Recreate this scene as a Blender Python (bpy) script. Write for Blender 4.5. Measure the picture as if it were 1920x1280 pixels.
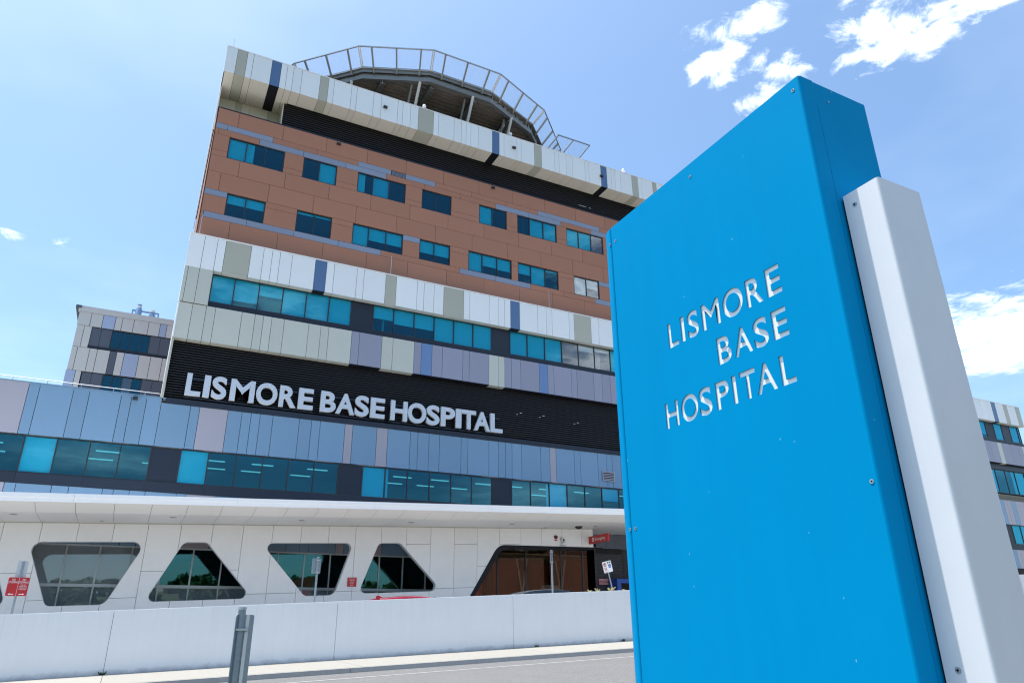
import bpy, bmesh, math, random
from mathutils import Vector, Matrix

# ------------------------------------------------------------------ camera, sky, sun, exposure
scene = bpy.context.scene
for o in list(bpy.data.objects):
    bpy.data.objects.remove(o)
COL = scene.collection
EYE = 1.25
cam_data = bpy.data.cameras.new('camera')
cam = bpy.data.objects.new('camera', cam_data)
COL.objects.link(cam)
yaw, pitch, roll = math.radians(27.4046), math.radians(21.9732), math.radians(0.5708)
fw = Vector((math.sin(yaw) * math.cos(pitch), math.cos(yaw) * math.cos(pitch), math.sin(pitch)))
rt = Vector((math.cos(yaw), -math.sin(yaw), 0))
dn = fw.cross(rt)
rt2 = rt * math.cos(roll) + dn * math.sin(roll)
dn2 = dn * math.cos(roll) - rt * math.sin(roll)
cam.matrix_world = Matrix(((rt2.x, -dn2.x, -fw.x, 0), (rt2.y, -dn2.y, -fw.y, 0), (rt2.z, -dn2.z, -fw.z, EYE), (0, 0, 0, 1)))
cam_data.sensor_width = 36.0
cam_data.lens = 25.1437
cam_data.clip_start = 0.05
cam_data.clip_end = 5000
scene.camera = cam

SUN_AZ = Vector((-0.79, 0.61, 0)).normalized()
SUN_EL = math.radians(75)
sun_dir = Vector((SUN_AZ.x * math.cos(SUN_EL), SUN_AZ.y * math.cos(SUN_EL), math.sin(SUN_EL)))
sl = bpy.data.lights.new('sun', 'SUN')
sl.energy = 4.8
sl.angle = math.radians(0.55)
sl.color = (1.0, 0.955, 0.89)
sun = bpy.data.objects.new('sun', sl)
COL.objects.link(sun)
sun.rotation_euler = (-sun_dir).to_track_quat('-Z', 'Y').to_euler()

SKY_STRENGTH = 0.15
world = bpy.data.worlds.new('World')
scene.world = world
world.use_nodes = True


def build_world():
    nt = world.node_tree
    N, L = nt.nodes, nt.links
    N.clear()
    out = N.new('ShaderNodeOutputWorld')
    bg = N.new('ShaderNodeBackground')
    bg.inputs['Strength'].default_value = SKY_STRENGTH
    L.new(bg.outputs[0], out.inputs[0])
    sky = N.new('ShaderNodeTexSky')
    sky.sky_type = 'NISHITA'
    sky.sun_disc = False
    sky.sun_elevation = SUN_EL
    sky.sun_rotation = math.atan2(SUN_AZ.x, SUN_AZ.y)
    sky.altitude = 20
    sky.air_density = 1.0
    sky.dust_density = 2.0
    sky.ozone_density = 0.6
    tc = N.new('ShaderNodeTexCoord')
    sep = N.new('ShaderNodeSeparateXYZ')
    L.new(tc.outputs['Generated'], sep.inputs[0])

    def mt(op, a, b=None, c=None, clamp=False):
        n = N.new('ShaderNodeMath')
        n.operation = op
        n.use_clamp = clamp
        for i, v in enumerate((a, b, c)):
            if v is None:
                continue
            if isinstance(v, (int, float)):
                n.inputs[i].default_value = v
            else:
                L.new(v, n.inputs[i])
        return n.outputs[0]
    zc = mt('MAXIMUM', sep.outputs[2], 0.06)
    px = mt('DIVIDE', sep.outputs[0], zc)
    py = mt('DIVIDE', sep.outputs[1], zc)
    cmb = N.new('ShaderNodeCombineXYZ')
    L.new(px, cmb.inputs[0])
    L.new(py, cmb.inputs[1])

    def noise(scale, detail, rough, off=(0, 0, 0), dist=0.0):
        mp = N.new('ShaderNodeMapping')
        mp.inputs['Location'].default_value = off
        L.new(cmb.outputs[0], mp.inputs[0])
        n = N.new('ShaderNodeTexNoise')
        n.inputs['Scale'].default_value = scale
        n.inputs['Detail'].default_value = detail
        n.inputs['Roughness'].default_value = rough
        n.inputs['Distortion'].default_value = dist
        L.new(mp.outputs[0], n.inputs[0])
        return n.outputs[0]
    # cumulus patches of the flat cloud layer: (centre x, centre y, radius, weight)
    blobs = [(0.851, 0.643, 0.038, 0.8), (0.826, 0.676, 0.036, 0.85), (0.796, 0.712, 0.042, 0.8), (0.85, 0.728, 0.041, 0.95), (0.837, 0.773, 0.053, 1.0), (0.822, 0.793, 0.033, 0.7), (0.881, 0.799, 0.031, 0.6), (0.91, 0.728, 0.038, 0.7), (0.965, 0.721, 0.047, 0.85), (1.002, 0.709, 0.037, 0.75), (0.983, 0.773, 0.035, 0.7), (0.991, 0.821, 0.043, 0.75), (1.015, 0.598, 0.058, 0.95), (1.047, 0.568, 0.072, 1.0), (1.082, 0.534, 0.074, 1.0), (1.106, 0.495, 0.073, 1.0), (1.13, 0.458, 0.069, 1.0), (1.072, 0.632, 0.051, 0.9), (1.11, 0.598, 0.067, 1.0), (1.135, 0.556, 0.063, 1.0), (1.118, 0.645, 0.034, 0.7), (1.163, 0.523, 0.042, 0.8), (1.145, 0.435, 0.038, 0.8), (1.004, 0.484, 0.076, 1.0), (1.133, 0.384, 0.088, 1.0), (0.944, 0.551, 0.022, 0.5), (2.67, 1.298, 0.238, 0.95), (2.679, 1.23, 0.249, 1.0), (2.659, 1.359, 0.152, 0.7), (2.977, 1.542, 0.173, 0.8), (3.015, 1.469, 0.224, 0.9), (2.498, 1.318, 0.084, 0.5), (-0.305, 2.118, 0.042, 0.42), (-0.277, 2.124, 0.03, 0.36), (-0.432, 2.103, 0.038, 0.38), (0.25, -2.2, 0.3, 0.9), (0.62, -2.55, 0.22, 0.8), (1.25, -1.75, 0.36, 1.0), (1.6, -2.2, 0.35, 1.0), (0.95, -1.45, 0.12, 0.8), (-0.25, -5.0, 0.7, 0.9), (2.8, -5.0, 0.9, 1.0), (-1.6, -1.9, 0.5, 0.9), (3.4, -1.2, 0.8, 1.0), (-2.6, -0.2, 0.5, 0.8), (4.5, -3.4, 1.2, 1.0), (0.9, -4.0, 0.6, 0.7), (2.72, 1.3, 0.42, 1.0), (2.95, 1.38, 0.4, 1.0)]
    tot = None
    for bx, by, ra, w in blobs:
        dn_ = N.new('ShaderNodeVectorMath')
        dn_.operation = 'DISTANCE'
        L.new(cmb.outputs[0], dn_.inputs[0])
        dn_.inputs[1].default_value = (bx, by, 0)
        f = mt('MULTIPLY_ADD', dn_.outputs['Value'], -0.8 * w / ra, 1.0 * w)
        tot = f if tot is None else mt('MAXIMUM', tot, f)
    tot = mt('MAXIMUM', tot, -1.2)
    n1 = noise(13.0, 8.0, 0.66, (3.1, 1.7, 0.4), 0.5)
    n2 = noise(4.0, 3.0, 0.55, (0.3, 5.1, 0.0))
    ln = N.new('ShaderNodeVectorMath')
    ln.operation = 'LENGTH'
    L.new(cmb.outputs[0], ln.inputs[0])
    far = mt('DIVIDE', 3.0, mt('ADD', 1.0, mt('POWER', mt('MULTIPLY', ln.outputs['Value'], 0.36), 3.0)))
    dens = mt('ADD', tot, mt('MULTIPLY', mt('SUBTRACT', n1, 0.55), far))
    dens = mt('ADD', dens, mt('MULTIPLY', mt('SUBTRACT', n2, 0.5), 0.8))
    mr = N.new('ShaderNodeMapRange')
    mr.interpolation_type = 'SMOOTHSTEP'
    mr.inputs['From Min'].default_value = 0.08
    mr.inputs['From Max'].default_value = 1.15
    L.new(dens, mr.inputs['Value'])
    cov = mt('MULTIPLY', mr.outputs[0], mt('MULTIPLY', mt('SUBTRACT', sep.outputs[2], 0.05), 12.0, clamp=True))
    # thin high veil
    veil = mt('MULTIPLY', mt('SUBTRACT', noise(0.9, 4.0, 0.6, (8.0, 2.0, 0)), 0.45, clamp=True), 0.22)
    cov2 = mt('MAXIMUM', cov, veil)
    mix = N.new('ShaderNodeMix')
    mix.data_type = 'RGBA'
    L.new(cov2, mix.inputs['Factor'])
    tint = N.new('ShaderNodeMix')
    tint.data_type = 'RGBA'
    tint.blend_type = 'MULTIPLY'
    tint.inputs['Factor'].default_value = 1.0
    L.new(sky.outputs[0], tint.inputs[6])
    tint.inputs[7].default_value = SKY_TINT
    L.new(tint.outputs[2], mix.inputs[6])
    mix.inputs[7].default_value = CLOUD_COL
    L.new(mix.outputs[2], bg.inputs['Color'])


SKY_TINT = (0.815, 0.98, 1.06, 1)
CLOUD_COL = (11.0, 11.2, 11.6, 1)
build_world()

vs = scene.view_settings
vs.view_transform = 'Standard'
vs.look = 'None'
vs.gamma = 1.0
vs.use_curve_mapping = False
vs.exposure = 0.68
scene.render.engine = 'CYCLES'
cy = scene.cycles
cy.use_denoising = True
scene.cycles.filter_width = 1.15
cy.max_bounces = 7
cy.diffuse_bounces = 3
cy.glossy_bounces = 4
cy.transmission_bounces = 4
cy.transparent_max_bounces = 16
cy.caustics_reflective = False
cy.caustics_refractive = False
cy.sample_clamp_indirect = 8.0

RNG = random.Random(7)

# ------------------------------------------------------------------ materials
MATS = {}


def principled(name, col, rough=0.5, metal=0.0, spec=0.5, var=0.0, noise_scale=3.0, noise_amt=0.0, streak=0.0, bump=0.0, bump_scale=60.0, coat=0.0, dirt=None, emis=None):
    m = bpy.data.materials.new(name)
    m.use_nodes = True
    nt = m.node_tree
    N, L = nt.nodes, nt.links
    b = N['Principled BSDF']
    b.inputs['Roughness'].default_value = rough
    b.inputs['Metallic'].default_value = metal
    b.inputs['Specular IOR Level'].default_value = spec
    b.inputs['Coat Weight'].default_value = coat
    b.inputs['Base Color'].default_value = (*col, 1)
    tc = N.new('ShaderNodeTexCoord')
    geo = N.new('ShaderNodeNewGeometry')
    cur = None
    if var or noise_amt or streak:
        val = N.new('ShaderNodeValue')
        val.outputs[0].default_value = 1.0
        cur = val.outputs[0]

        def mt(op, a, bb):
            n = N.new('ShaderNodeMath')
            n.operation = op
            for i, v in enumerate((a, bb)):
                if isinstance(v, (int, float)):
                    n.inputs[i].default_value = v
                else:
                    L.new(v, n.inputs[i])
            return n.outputs[0]
        if var:
            oi = N.new('ShaderNodeObjectInfo')
            cur = mt('ADD', cur, mt('MULTIPLY', mt('SUBTRACT', oi.outputs['Random'], 0.5), 2 * var))
        if noise_amt:
            n = N.new('ShaderNodeTexNoise')
            n.inputs['Scale'].default_value = noise_scale
            n.inputs['Detail'].default_value = 8
            n.inputs['Roughness'].default_value = 0.65
            L.new(geo.outputs['Position'], n.inputs[0])
            cur = mt('ADD', cur, mt('MULTIPLY', mt('SUBTRACT', n.outputs[0], 0.5), 2 * noise_amt))
        if streak:
            mp = N.new('ShaderNodeMapping')
            mp.inputs['Scale'].default_value = (9.0, 9.0, 0.35)
            L.new(geo.outputs['Position'], mp.inputs[0])
            n = N.new('ShaderNodeTexNoise')
            n.inputs['Scale'].default_value = 1.0
            n.inputs['Detail'].default_value = 6
            L.new(mp.outputs[0], n.inputs[0])
            cur = mt('ADD', cur, mt('MULTIPLY', mt('SUBTRACT', n.outputs[0], 0.5), 2 * streak))
        mx = N.new('ShaderNodeMix')
        mx.data_type = 'RGBA'
        mx.blend_type = 'MULTIPLY'
        mx.inputs['Factor'].default_value = 1.0
        mx.inputs[6].default_value = (*col, 1)
        L.new(cur, mx.inputs[7])
        L.new(mx.outputs[2], b.inputs['Base Color'])
        if noise_amt:
            rr = mt('ADD', rough, mt('MULTIPLY', mt('SUBTRACT', cur, 1.0), -0.6))
            L.new(rr, b.inputs['Roughness'])
    if bump:
        n = N.new('ShaderNodeTexNoise')
        n.inputs['Scale'].default_value = bump_scale
        n.inputs['Detail'].default_value = 6
        L.new(geo.outputs['Position'], n.inputs[0])
        bp = N.new('ShaderNodeBump')
        bp.inputs['Strength'].default_value = bump
        bp.inputs['Distance'].default_value = 0.02
        L.new(n.outputs[0], bp.inputs['Height'])
        L.new(bp.outputs[0], b.inputs['Normal'])
    if emis:
        b.inputs['Emission Color'].default_value = (*emis[0], 1)
        b.inputs['Emission Strength'].default_value = emis[1]
    MATS[name] = m
    return m


P = principled
white = P('white_panel', (0.84, 0.86, 0.87), 0.38, var=0.03, noise_amt=0.02, noise_scale=0.6, streak=0.02)
beige = P('beige_panel', (0.46, 0.45, 0.37), 0.38, var=0.03, noise_amt=0.02, noise_scale=0.6, streak=0.02)
steel = P('steel_blue_panel', (0.085, 0.165, 0.32), 0.35, var=0.04, noise_amt=0.02, streak=0.02)
sand = P('sand_panel', (0.54, 0.55, 0.49), 0.38, var=0.03, noise_amt=0.02, noise_scale=0.6, streak=0.02)
laven = P('lavender_panel', (0.29, 0.295, 0.385), 0.38, var=0.05, noise_amt=0.02, streak=0.02)
sky_p = P('sky_blue_panel', (0.18, 0.30, 0.435), 0.36, var=0.05, noise_amt=0.025, noise_scale=0.5, streak=0.02)
mauve = P('mauve_panel', (0.37, 0.35, 0.40), 0.38, var=0.04, noise_amt=0.02, streak=0.02)
terra = P('terracotta_panel', (0.42, 0.195, 0.125), 0.6, spec=0.3, var=0.035, noise_amt=0.03, noise_scale=1.2, streak=0.02)
slate = P('slate_blue_panel', (0.25, 0.29, 0.39), 0.42, var=0.05, noise_amt=0.02)
black_p = P('black_panel', (0.012, 0.013, 0.018), 0.5, spec=0.15, var=0.05)
dark_sill = P('charcoal_metal', (0.02, 0.028, 0.046), 0.4, spec=0.3, var=0.08, noise_amt=0.05)
frame_m = P('dark_frame', (0.022, 0.024, 0.03), 0.4)
louvre_m = P('louvre_black', (0.02, 0.021, 0.026), 0.45, var=0.15)
backing = P('backing_black', (0.012, 0.012, 0.014), 0.8)
grey_panel = P('slate_grey_panel', (0.10, 0.12, 0.16), 0.38, var=0.06)
pale_frame = P('pale_frame', (0.52, 0.56, 0.58), 0.4, metal=0.3)
render_w = P('white_render', (0.76, 0.76, 0.76), 0.6, spec=0.3, var=0.02, noise_amt=0.06, noise_scale=1.6, streak=0.025, bump=0.05, bump_scale=25)
fascia_soffit = P('bounce_tinted_soffit', (0.66, 0.62, 0.54), 0.45, var=0.03, noise_amt=0.02)  # white panel with the warm ground bounce mixed into its colour
warm_wall = P('interior_reflection_brown', (0.46, 0.17, 0.085), 0.7, noise_amt=0.25, noise_scale=0.7)  # interior brown that also stands in for reflections in the entrance glass
soffit_w = P('soffit_white', (0.70, 0.695, 0.68), 0.55, var=0.012, noise_amt=0.015)
canopy_w = P('canopy_white', (0.86, 0.87, 0.88), 0.4, noise_amt=0.03, streak=0.02)
conc_w = P('painted_wall', (0.88, 0.88, 0.875), 0.65, spec=0.3, noise_amt=0.05, noise_scale=1.3, streak=0.03, bump=0.15, bump_scale=18)
galv = P('galvanised_steel', (0.25, 0.30, 0.33), 0.5, metal=0.25, noise_amt=0.25, noise_scale=28)
steelwork = P('grey_steelwork', (0.24, 0.245, 0.24), 0.45, metal=0.4, var=0.1, noise_amt=0.12, noise_scale=3)
rail_m = P('bright_rail', (0.52, 0.52, 0.52), 0.35, metal=0.6, noise_amt=0.1)
deck_m = P('deck_underside', (0.32, 0.28, 0.25), 0.55, noise_amt=0.15, noise_scale=0.8)
strut_m = P('strut_white', (0.66, 0.65, 0.63), 0.45, noise_amt=0.08)
letter_m = P('brushed_silver', (0.56, 0.59, 0.64), 0.34, metal=0.25, noise_amt=0.03)
letter_side = P('letter_edge', (0.60, 0.59, 0.56), 0.5)
dark_brick = P('dark_brick', (0.035, 0.038, 0.048), 0.6, var=0.12, noise_amt=0.1)
mortar = P('dark_mortar', (0.012, 0.013, 0.016), 0.8)
red_paint = P('sign_red', (0.46, 0.018, 0.022), 0.35, noise_amt=0.03)
white_paint = P('sign_white', (0.82, 0.82, 0.82), 0.4)
blue_paint = P('portal_blue', (0.01, 0.09, 0.42), 0.35)
sign_green = P('sign_green', (0.02, 0.18, 0.09), 0.4)
black_plastic = P('black_plastic', (0.02, 0.02, 0.022), 0.4)
screw_m = P('screw_steel', (0.45, 0.46, 0.46), 0.3, metal=0.9)
blind_m = P('roller_blind', (0.70, 0.72, 0.70), 0.8)
sheer_m = P('grey_blind', (0.60, 0.59, 0.64), 0.8)
room_m = P('room_wall', (0.36, 0.38, 0.38), 0.8)
room_dark = P('room_dark', (0.05, 0.055, 0.06), 0.8)
lamp_m = P('ceiling_lamp', (0.9, 0.9, 0.88), 0.6, emis=((1.0, 0.95, 0.90), 0.38))
car_red = P('car_red', (0.42, 0.012, 0.035), 0.25, coat=1.0)
car_dark = P('car_dark', (0.012, 0.02, 0.032), 0.25, coat=0.35)
car_glass = P('car_glass', (0.01, 0.016, 0.02), 0.08)
tyre_m = P('tyre', (0.02, 0.02, 0.02), 0.8)
white_block = P('sign_white_block', (0.72, 0.735, 0.77), 0.38, noise_amt=0.05, noise_scale=6, streak=0.04)
dry_plant = P('dry_leaf', (0.36, 0.31, 0.15), 0.7, noise_amt=0.3, noise_scale=40)
leaf_m = P('leaf_green', (0.045, 0.085, 0.022), 0.6, spec=0.3, noise_amt=0.5, noise_scale=0.9)
bark_m = P('bark', (0.09, 0.065, 0.045), 0.85, noise_amt=0.3)
hill_m = P('hill_grass', (0.06, 0.085, 0.03), 0.9, noise_amt=0.3, noise_scale=0.1)
roof_tile = P('terracotta_tile', (0.30, 0.085, 0.04), 0.7, var=0.1, noise_amt=0.3, noise_scale=4)
house_wall = P('house_brick', (0.30, 0.14, 0.09), 0.8, noise_amt=0.15)
kerb_m = P('kerb_concrete', (0.40, 0.385, 0.36), 0.85, var=0.06, noise_amt=0.22, noise_scale=9, bump=0.3, bump_scale=50)
path_m = P('footpath_concrete', (0.285, 0.27, 0.24), 0.85, var=0.03, noise_amt=0.10, noise_scale=5, bump=0.2, bump_scale=60)
drive_m = P('drive_concrete', (0.50, 0.48, 0.45), 0.85, noise_amt=0.1, noise_scale=2)
line_m = P('road_line', (0.34, 0.34, 0.33), 0.7, noise_amt=0.35, noise_scale=14)
ground_m = P('verge_grass', (0.135, 0.135, 0.105), 0.9, noise_amt=0.3, noise_scale=3)
grey_roof = P('grey_roofing', (0.35, 0.36, 0.37), 0.7)
vent_blue = P('vent_metal', (0.28, 0.42, 0.60), 0.35, metal=0.5)


def asphalt():
    m = P('asphalt', (0.155, 0.153, 0.153), 0.9, spec=0.25, noise_amt=0.12, noise_scale=1.1, bump=0.5, bump_scale=160)
    nt = m.node_tree
    N, L = nt.nodes, nt.links
    b = N['Principled BSDF']
    src = b.inputs['Base Color'].links[0].from_socket
    geo = N.new('ShaderNodeNewGeometry')
    n = N.new('ShaderNodeTexNoise')
    n.inputs['Scale'].default_value = 26
    n.inputs['Detail'].default_value = 4
    n.inputs['Roughness'].default_value = 0.8
    L.new(geo.outputs['Position'], n.inputs[0])
    cr = N.new('ShaderNodeMapRange')
    cr.inputs['From Min'].default_value = 0.3
    cr.inputs['From Max'].default_value = 0.7
    cr.inputs['To Min'].default_value = 0.55
    cr.inputs['To Max'].default_value = 1.5
    L.new(n.outputs[0], cr.inputs['Value'])
    mx = N.new('ShaderNodeMix')
    mx.data_type = 'RGBA'
    mx.blend_type = 'MULTIPLY'
    mx.inputs['Factor'].default_value = 1
    L.new(src, mx.inputs[6])
    L.new(cr.outputs[0], mx.inputs[7])
    L.new(mx.outputs[2], b.inputs['Base Color'])
    return m


asphalt_m = asphalt()


def wall_grime(m):
    nt = m.node_tree
    N, L = nt.nodes, nt.links
    b = N['Principled BSDF']
    src = b.inputs['Base Color'].links[0].from_socket
    geo = N.new('ShaderNodeNewGeometry')
    sp = N.new('ShaderNodeSeparateXYZ')
    L.new(geo.outputs['Position'], sp.inputs[0])

    def mt(op, a, bb, c=None, clamp=False):
        n = N.new('ShaderNodeMath')
        n.operation = op
        n.use_clamp = clamp
        for i, v in enumerate((a, bb, c)):
            if v is None:
                continue
            if isinstance(v, (int, float)):
                n.inputs[i].default_value = v
            else:
                L.new(v, n.inputs[i])
        return n.outputs[0]

    def nz(scale, vec, det=6.0):
        mp = N.new('ShaderNodeMapping')
        mp.inputs['Scale'].default_value = vec
        L.new(geo.outputs['Position'], mp.inputs[0])
        n = N.new('ShaderNodeTexNoise')
        n.inputs['Scale'].default_value = scale
        n.inputs['Detail'].default_value = det
        n.inputs['Roughness'].default_value = 0.7
        L.new(mp.outputs[0], n.inputs[0])
        return n.outputs[0]
    h = mt('SUBTRACT', mt('MULTIPLY_ADD', sp.outputs[0], -0.0348, sp.outputs[2]), 0.326)
    foot = mt('SUBTRACT', mt('MULTIPLY', nz(3.0, (1, 1, 1)), 0.26), h, clamp=True)
    foot = mt('MULTIPLY', foot, 6.0, clamp=True)
    ht = mt('SUBTRACT', mt('MULTIPLY_ADD', sp.outputs[0], 0.0447, 1.828), sp.outputs[2])
    run = mt('MULTIPLY', mt('SUBTRACT', nz(1.0, (11, 1, 0.25)), 0.56, clamp=True), mt('SUBTRACT', 1.0, mt('MULTIPLY', ht, 1.1), clamp=True))
    run = mt('MULTIPLY', run, 1.0, clamp=True)
    f = mt('MAXIMUM', mt('MULTIPLY', foot, 0.55), run)
    mx = N.new('ShaderNodeMix')
    mx.data_type = 'RGBA'
    L.new(f, mx.inputs['Factor'])
    L.new(src, mx.inputs[6])
    mx.inputs[7].default_value = (0.13, 0.125, 0.11, 1)
    L.new(mx.outputs[2], b.inputs['Base Color'])


wall_grime(conc_w)


def glass_mat(name, tint, refl, base=0.10, rough=0.0):
    m = bpy.data.materials.new(name)
    m.use_nodes = True
    nt = m.node_tree
    N, L = nt.nodes, nt.links
    N.clear()
    out = N.new('ShaderNodeOutputMaterial')
    tr = N.new('ShaderNodeBsdfTransparent')
    tr.inputs[0].default_value = (*tint, 1)
    gl = N.new('ShaderNodeBsdfGlossy')
    gl.inputs['Color'].default_value = (*refl, 1)
    gl.inputs['Roughness'].default_value = rough
    geo = N.new('ShaderNodeNewGeometry')
    n = N.new('ShaderNodeTexNoise')
    n.inputs['Scale'].default_value = 0.55
    L.new(geo.outputs['Position'], n.inputs[0])
    bp = N.new('ShaderNodeBump')
    bp.inputs['Strength'].default_value = 0.05
    bp.inputs['Distance'].default_value = 0.05
    L.new(n.outputs[0], bp.inputs['Height'])
    L.new(bp.outputs[0], gl.inputs['Normal'])
    lw_ = N.new('ShaderNodeLayerWeight')
    lw_.inputs['Blend'].default_value = 0.5
    pw = N.new('ShaderNodeMath')
    pw.operation = 'POWER'
    L.new(lw_.outputs['Facing'], pw.inputs[0])
    pw.inputs[1].default_value = 4.5
    mr = N.new('ShaderNodeMapRange')
    mr.inputs['To Min'].default_value = base
    mr.inputs['To Max'].default_value = 1.0
    L.new(pw.outputs[0], mr.inputs['Value'])
    mx = N.new('ShaderNodeMixShader')
    L.new(mr.outputs[0], mx.inputs[0])
    L.new(tr.outputs[0], mx.inputs[1])
    L.new(gl.outputs[0], mx.inputs[2])
    L.new(mx.outputs[0], out.inputs[0])
    MATS[name] = m
    return m


glass_teal = glass_mat('teal_glass', (0.34, 0.82, 0.91), (0.36, 0.80, 1.0), 0.055)
glass_grey = glass_mat('grey_glass', (0.86, 0.90, 0.91), (0.8, 0.88, 0.95), 0.09)
glass_ed = glass_mat('entrance_glass', (0.88, 0.84, 0.80), (0.85, 0.80, 0.76), 0.09)
glass_low = glass_mat('shopfront_glass', (0.62, 0.80, 0.80), (0.30, 0.72, 0.76), 0.11)


def net_mat():
    m = bpy.data.materials.new('safety_net')
    m.use_nodes = True
    nt = m.node_tree
    N, L = nt.nodes, nt.links
    N.clear()
    out = N.new('ShaderNodeOutputMaterial')
    tr = N.new('ShaderNodeBsdfTransparent')
    df = N.new('ShaderNodeBsdfDiffuse')
    df.inputs[0].default_value = (0.30, 0.33, 0.35, 1)
    uv = N.new('ShaderNodeTexCoord')
    sp = N.new('ShaderNodeSeparateXYZ')
    L.new(uv.outputs['Object'], sp.inputs[0])

    def mt(op, a, b=None):
        n = N.new('ShaderNodeMath')
        n.operation = op
        for i, v in enumerate((a, b)):
            if v is None:
                continue
            if isinstance(v, (int, float)):
                n.inputs[i].default_value = v
            else:
                L.new(v, n.inputs[i])
        return n.outputs[0]
    cover = None
    for sgn in (1, -1):
        a = mt('ADD', mt('MULTIPLY', sp.outputs[0], 1.0), mt('MULTIPLY', sp.outputs[1], float(sgn)))
        f = mt('FRACT', mt('MULTIPLY', a, 9.0))
        g = mt('LESS_THAN', f, 0.07)
        cover = g if cover is None else mt('MAXIMUM', cover, g)
    mx = N.new('ShaderNodeMixShader')
    L.new(cover, mx.inputs[0])
    L.new(tr.outputs[0], mx.inputs[1])
    L.new(df.outputs[0], mx.inputs[2])
    L.new(mx.outputs[0], out.inputs[0])
    return m


net_m = net_mat()


def sign_blue():
    m = P('sign_blue', (0.0, 0.268, 0.555), 0.42, spec=0.02, noise_amt=0.07, noise_scale=0.9, streak=0.045)
    nt = m.node_tree
    N, L = nt.nodes, nt.links
    b = N['Principled BSDF']
    src = b.inputs['Base Color'].links[0].from_socket
    geo = N.new('ShaderNodeNewGeometry')
    # chips and scratches: small bright flecks
    mp = N.new('ShaderNodeMapping')
    mp.inputs['Scale'].default_value = (1.0, 1.6, 0.8)
    L.new(geo.outputs['Position'], mp.inputs[0])
    v = N.new('ShaderNodeTexVoronoi')
    v.inputs['Scale'].default_value = 6.5
    L.new(mp.outputs[0], v.inputs[0])
    nz = N.new('ShaderNodeTexNoise')
    nz.inputs['Scale'].default_value = 90
    nz.inputs['Detail'].default_value = 3
    L.new(geo.outputs['Position'], nz.inputs[0])
    ad = N.new('ShaderNodeMath')
    ad.operation = 'MULTIPLY_ADD'
    L.new(nz.outputs[0], ad.inputs[0])
    ad.inputs[1].default_value = 0.06
    L.new(v.outputs['Distance'], ad.inputs[2])
    lt = N.new('ShaderNodeMath')
    lt.operation = 'LESS_THAN'
    L.new(ad.outputs[0], lt.inputs[0])
    lt.inputs[1].default_value = 0.056
    ml = N.new('ShaderNodeMath')
    ml.operation = 'MULTIPLY'
    L.new(lt.outputs[0], ml.inputs[0])
    ml.inputs[1].default_value = 0.5
    mx = N.new('ShaderNodeMix')
    mx.data_type = 'RGBA'
    L.new(ml.outputs[0], mx.inputs['Factor'])
    L.new(src, mx.inputs[6])
    mx.inputs[7].default_value = (0.35, 0.62, 0.80, 1)
    L.new(mx.outputs[2], b.inputs['Base Color'])
    return m


sign_blue_m = sign_blue()

# ------------------------------------------------------------------ helpers


def link(o, parent=None):
    COL.objects.link(o)
    if parent is not None:
        o.parent = parent
    return o


def mesh_obj(name, verts, faces, mat, parent=None, smooth=False):
    me = bpy.data.meshes.new(name)
    me.from_pydata(verts, [], faces)
    me.update()
    if mat is not None:
        me.materials.append(mat)
    if smooth:
        for p in me.polygons:
            p.use_smooth = True
    return link(bpy.data.objects.new(name, me), parent)


def bm_obj(name, bm, mat, parent=None, smooth=False):
    me = bpy.data.meshes.new(name)
    bmesh.ops.recalc_face_normals(bm, faces=bm.faces)
    bm.to_mesh(me)
    bm.free()
    if mat is not None:
        me.materials.append(mat)
    if smooth:
        for p in me.polygons:
            p.use_smooth = True
    return link(bpy.data.objects.new(name, me), parent)


def copy_obj(o, parent=None, mw=None, name=None):
    c = o.copy()
    if name:
        c.name = name
    COL.objects.link(c)
    c.parent = parent
    if mw is not None:
        c.matrix_world = mw
    return c


def empty(name, loc=(0, 0, 0)):
    e = bpy.data.objects.new(name, None)
    e.empty_display_size = 0.2
    COL.objects.link(e)
    e.location = loc
    return e


def tag(o, label, cat, group=None):
    o['label'] = label
    o['category'] = cat
    if group:
        o['group'] = group
    return o


BOXF = [(0, 3, 2, 1), (4, 5, 6, 7), (0, 1, 5, 4), (1, 2, 6, 5), (2, 3, 7, 6), (3, 0, 4, 7)]


def box_vf(x0, x1, y0, y1, z0, z1, slope=0.0):
    v = []
    for z in (z0, z1):
        for (x, y) in ((x0, y0), (x1, y0), (x1, y1), (x0, y1)):
            v.append((x, y, z + slope * x))
    return v


def box(name, x0, x1, y0, y1, z0, z1, mat, parent=None, slope=0.0):
    return mesh_obj(name, box_vf(x0, x1, y0, y1, z0, z1, slope), BOXF, mat, parent)


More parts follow.
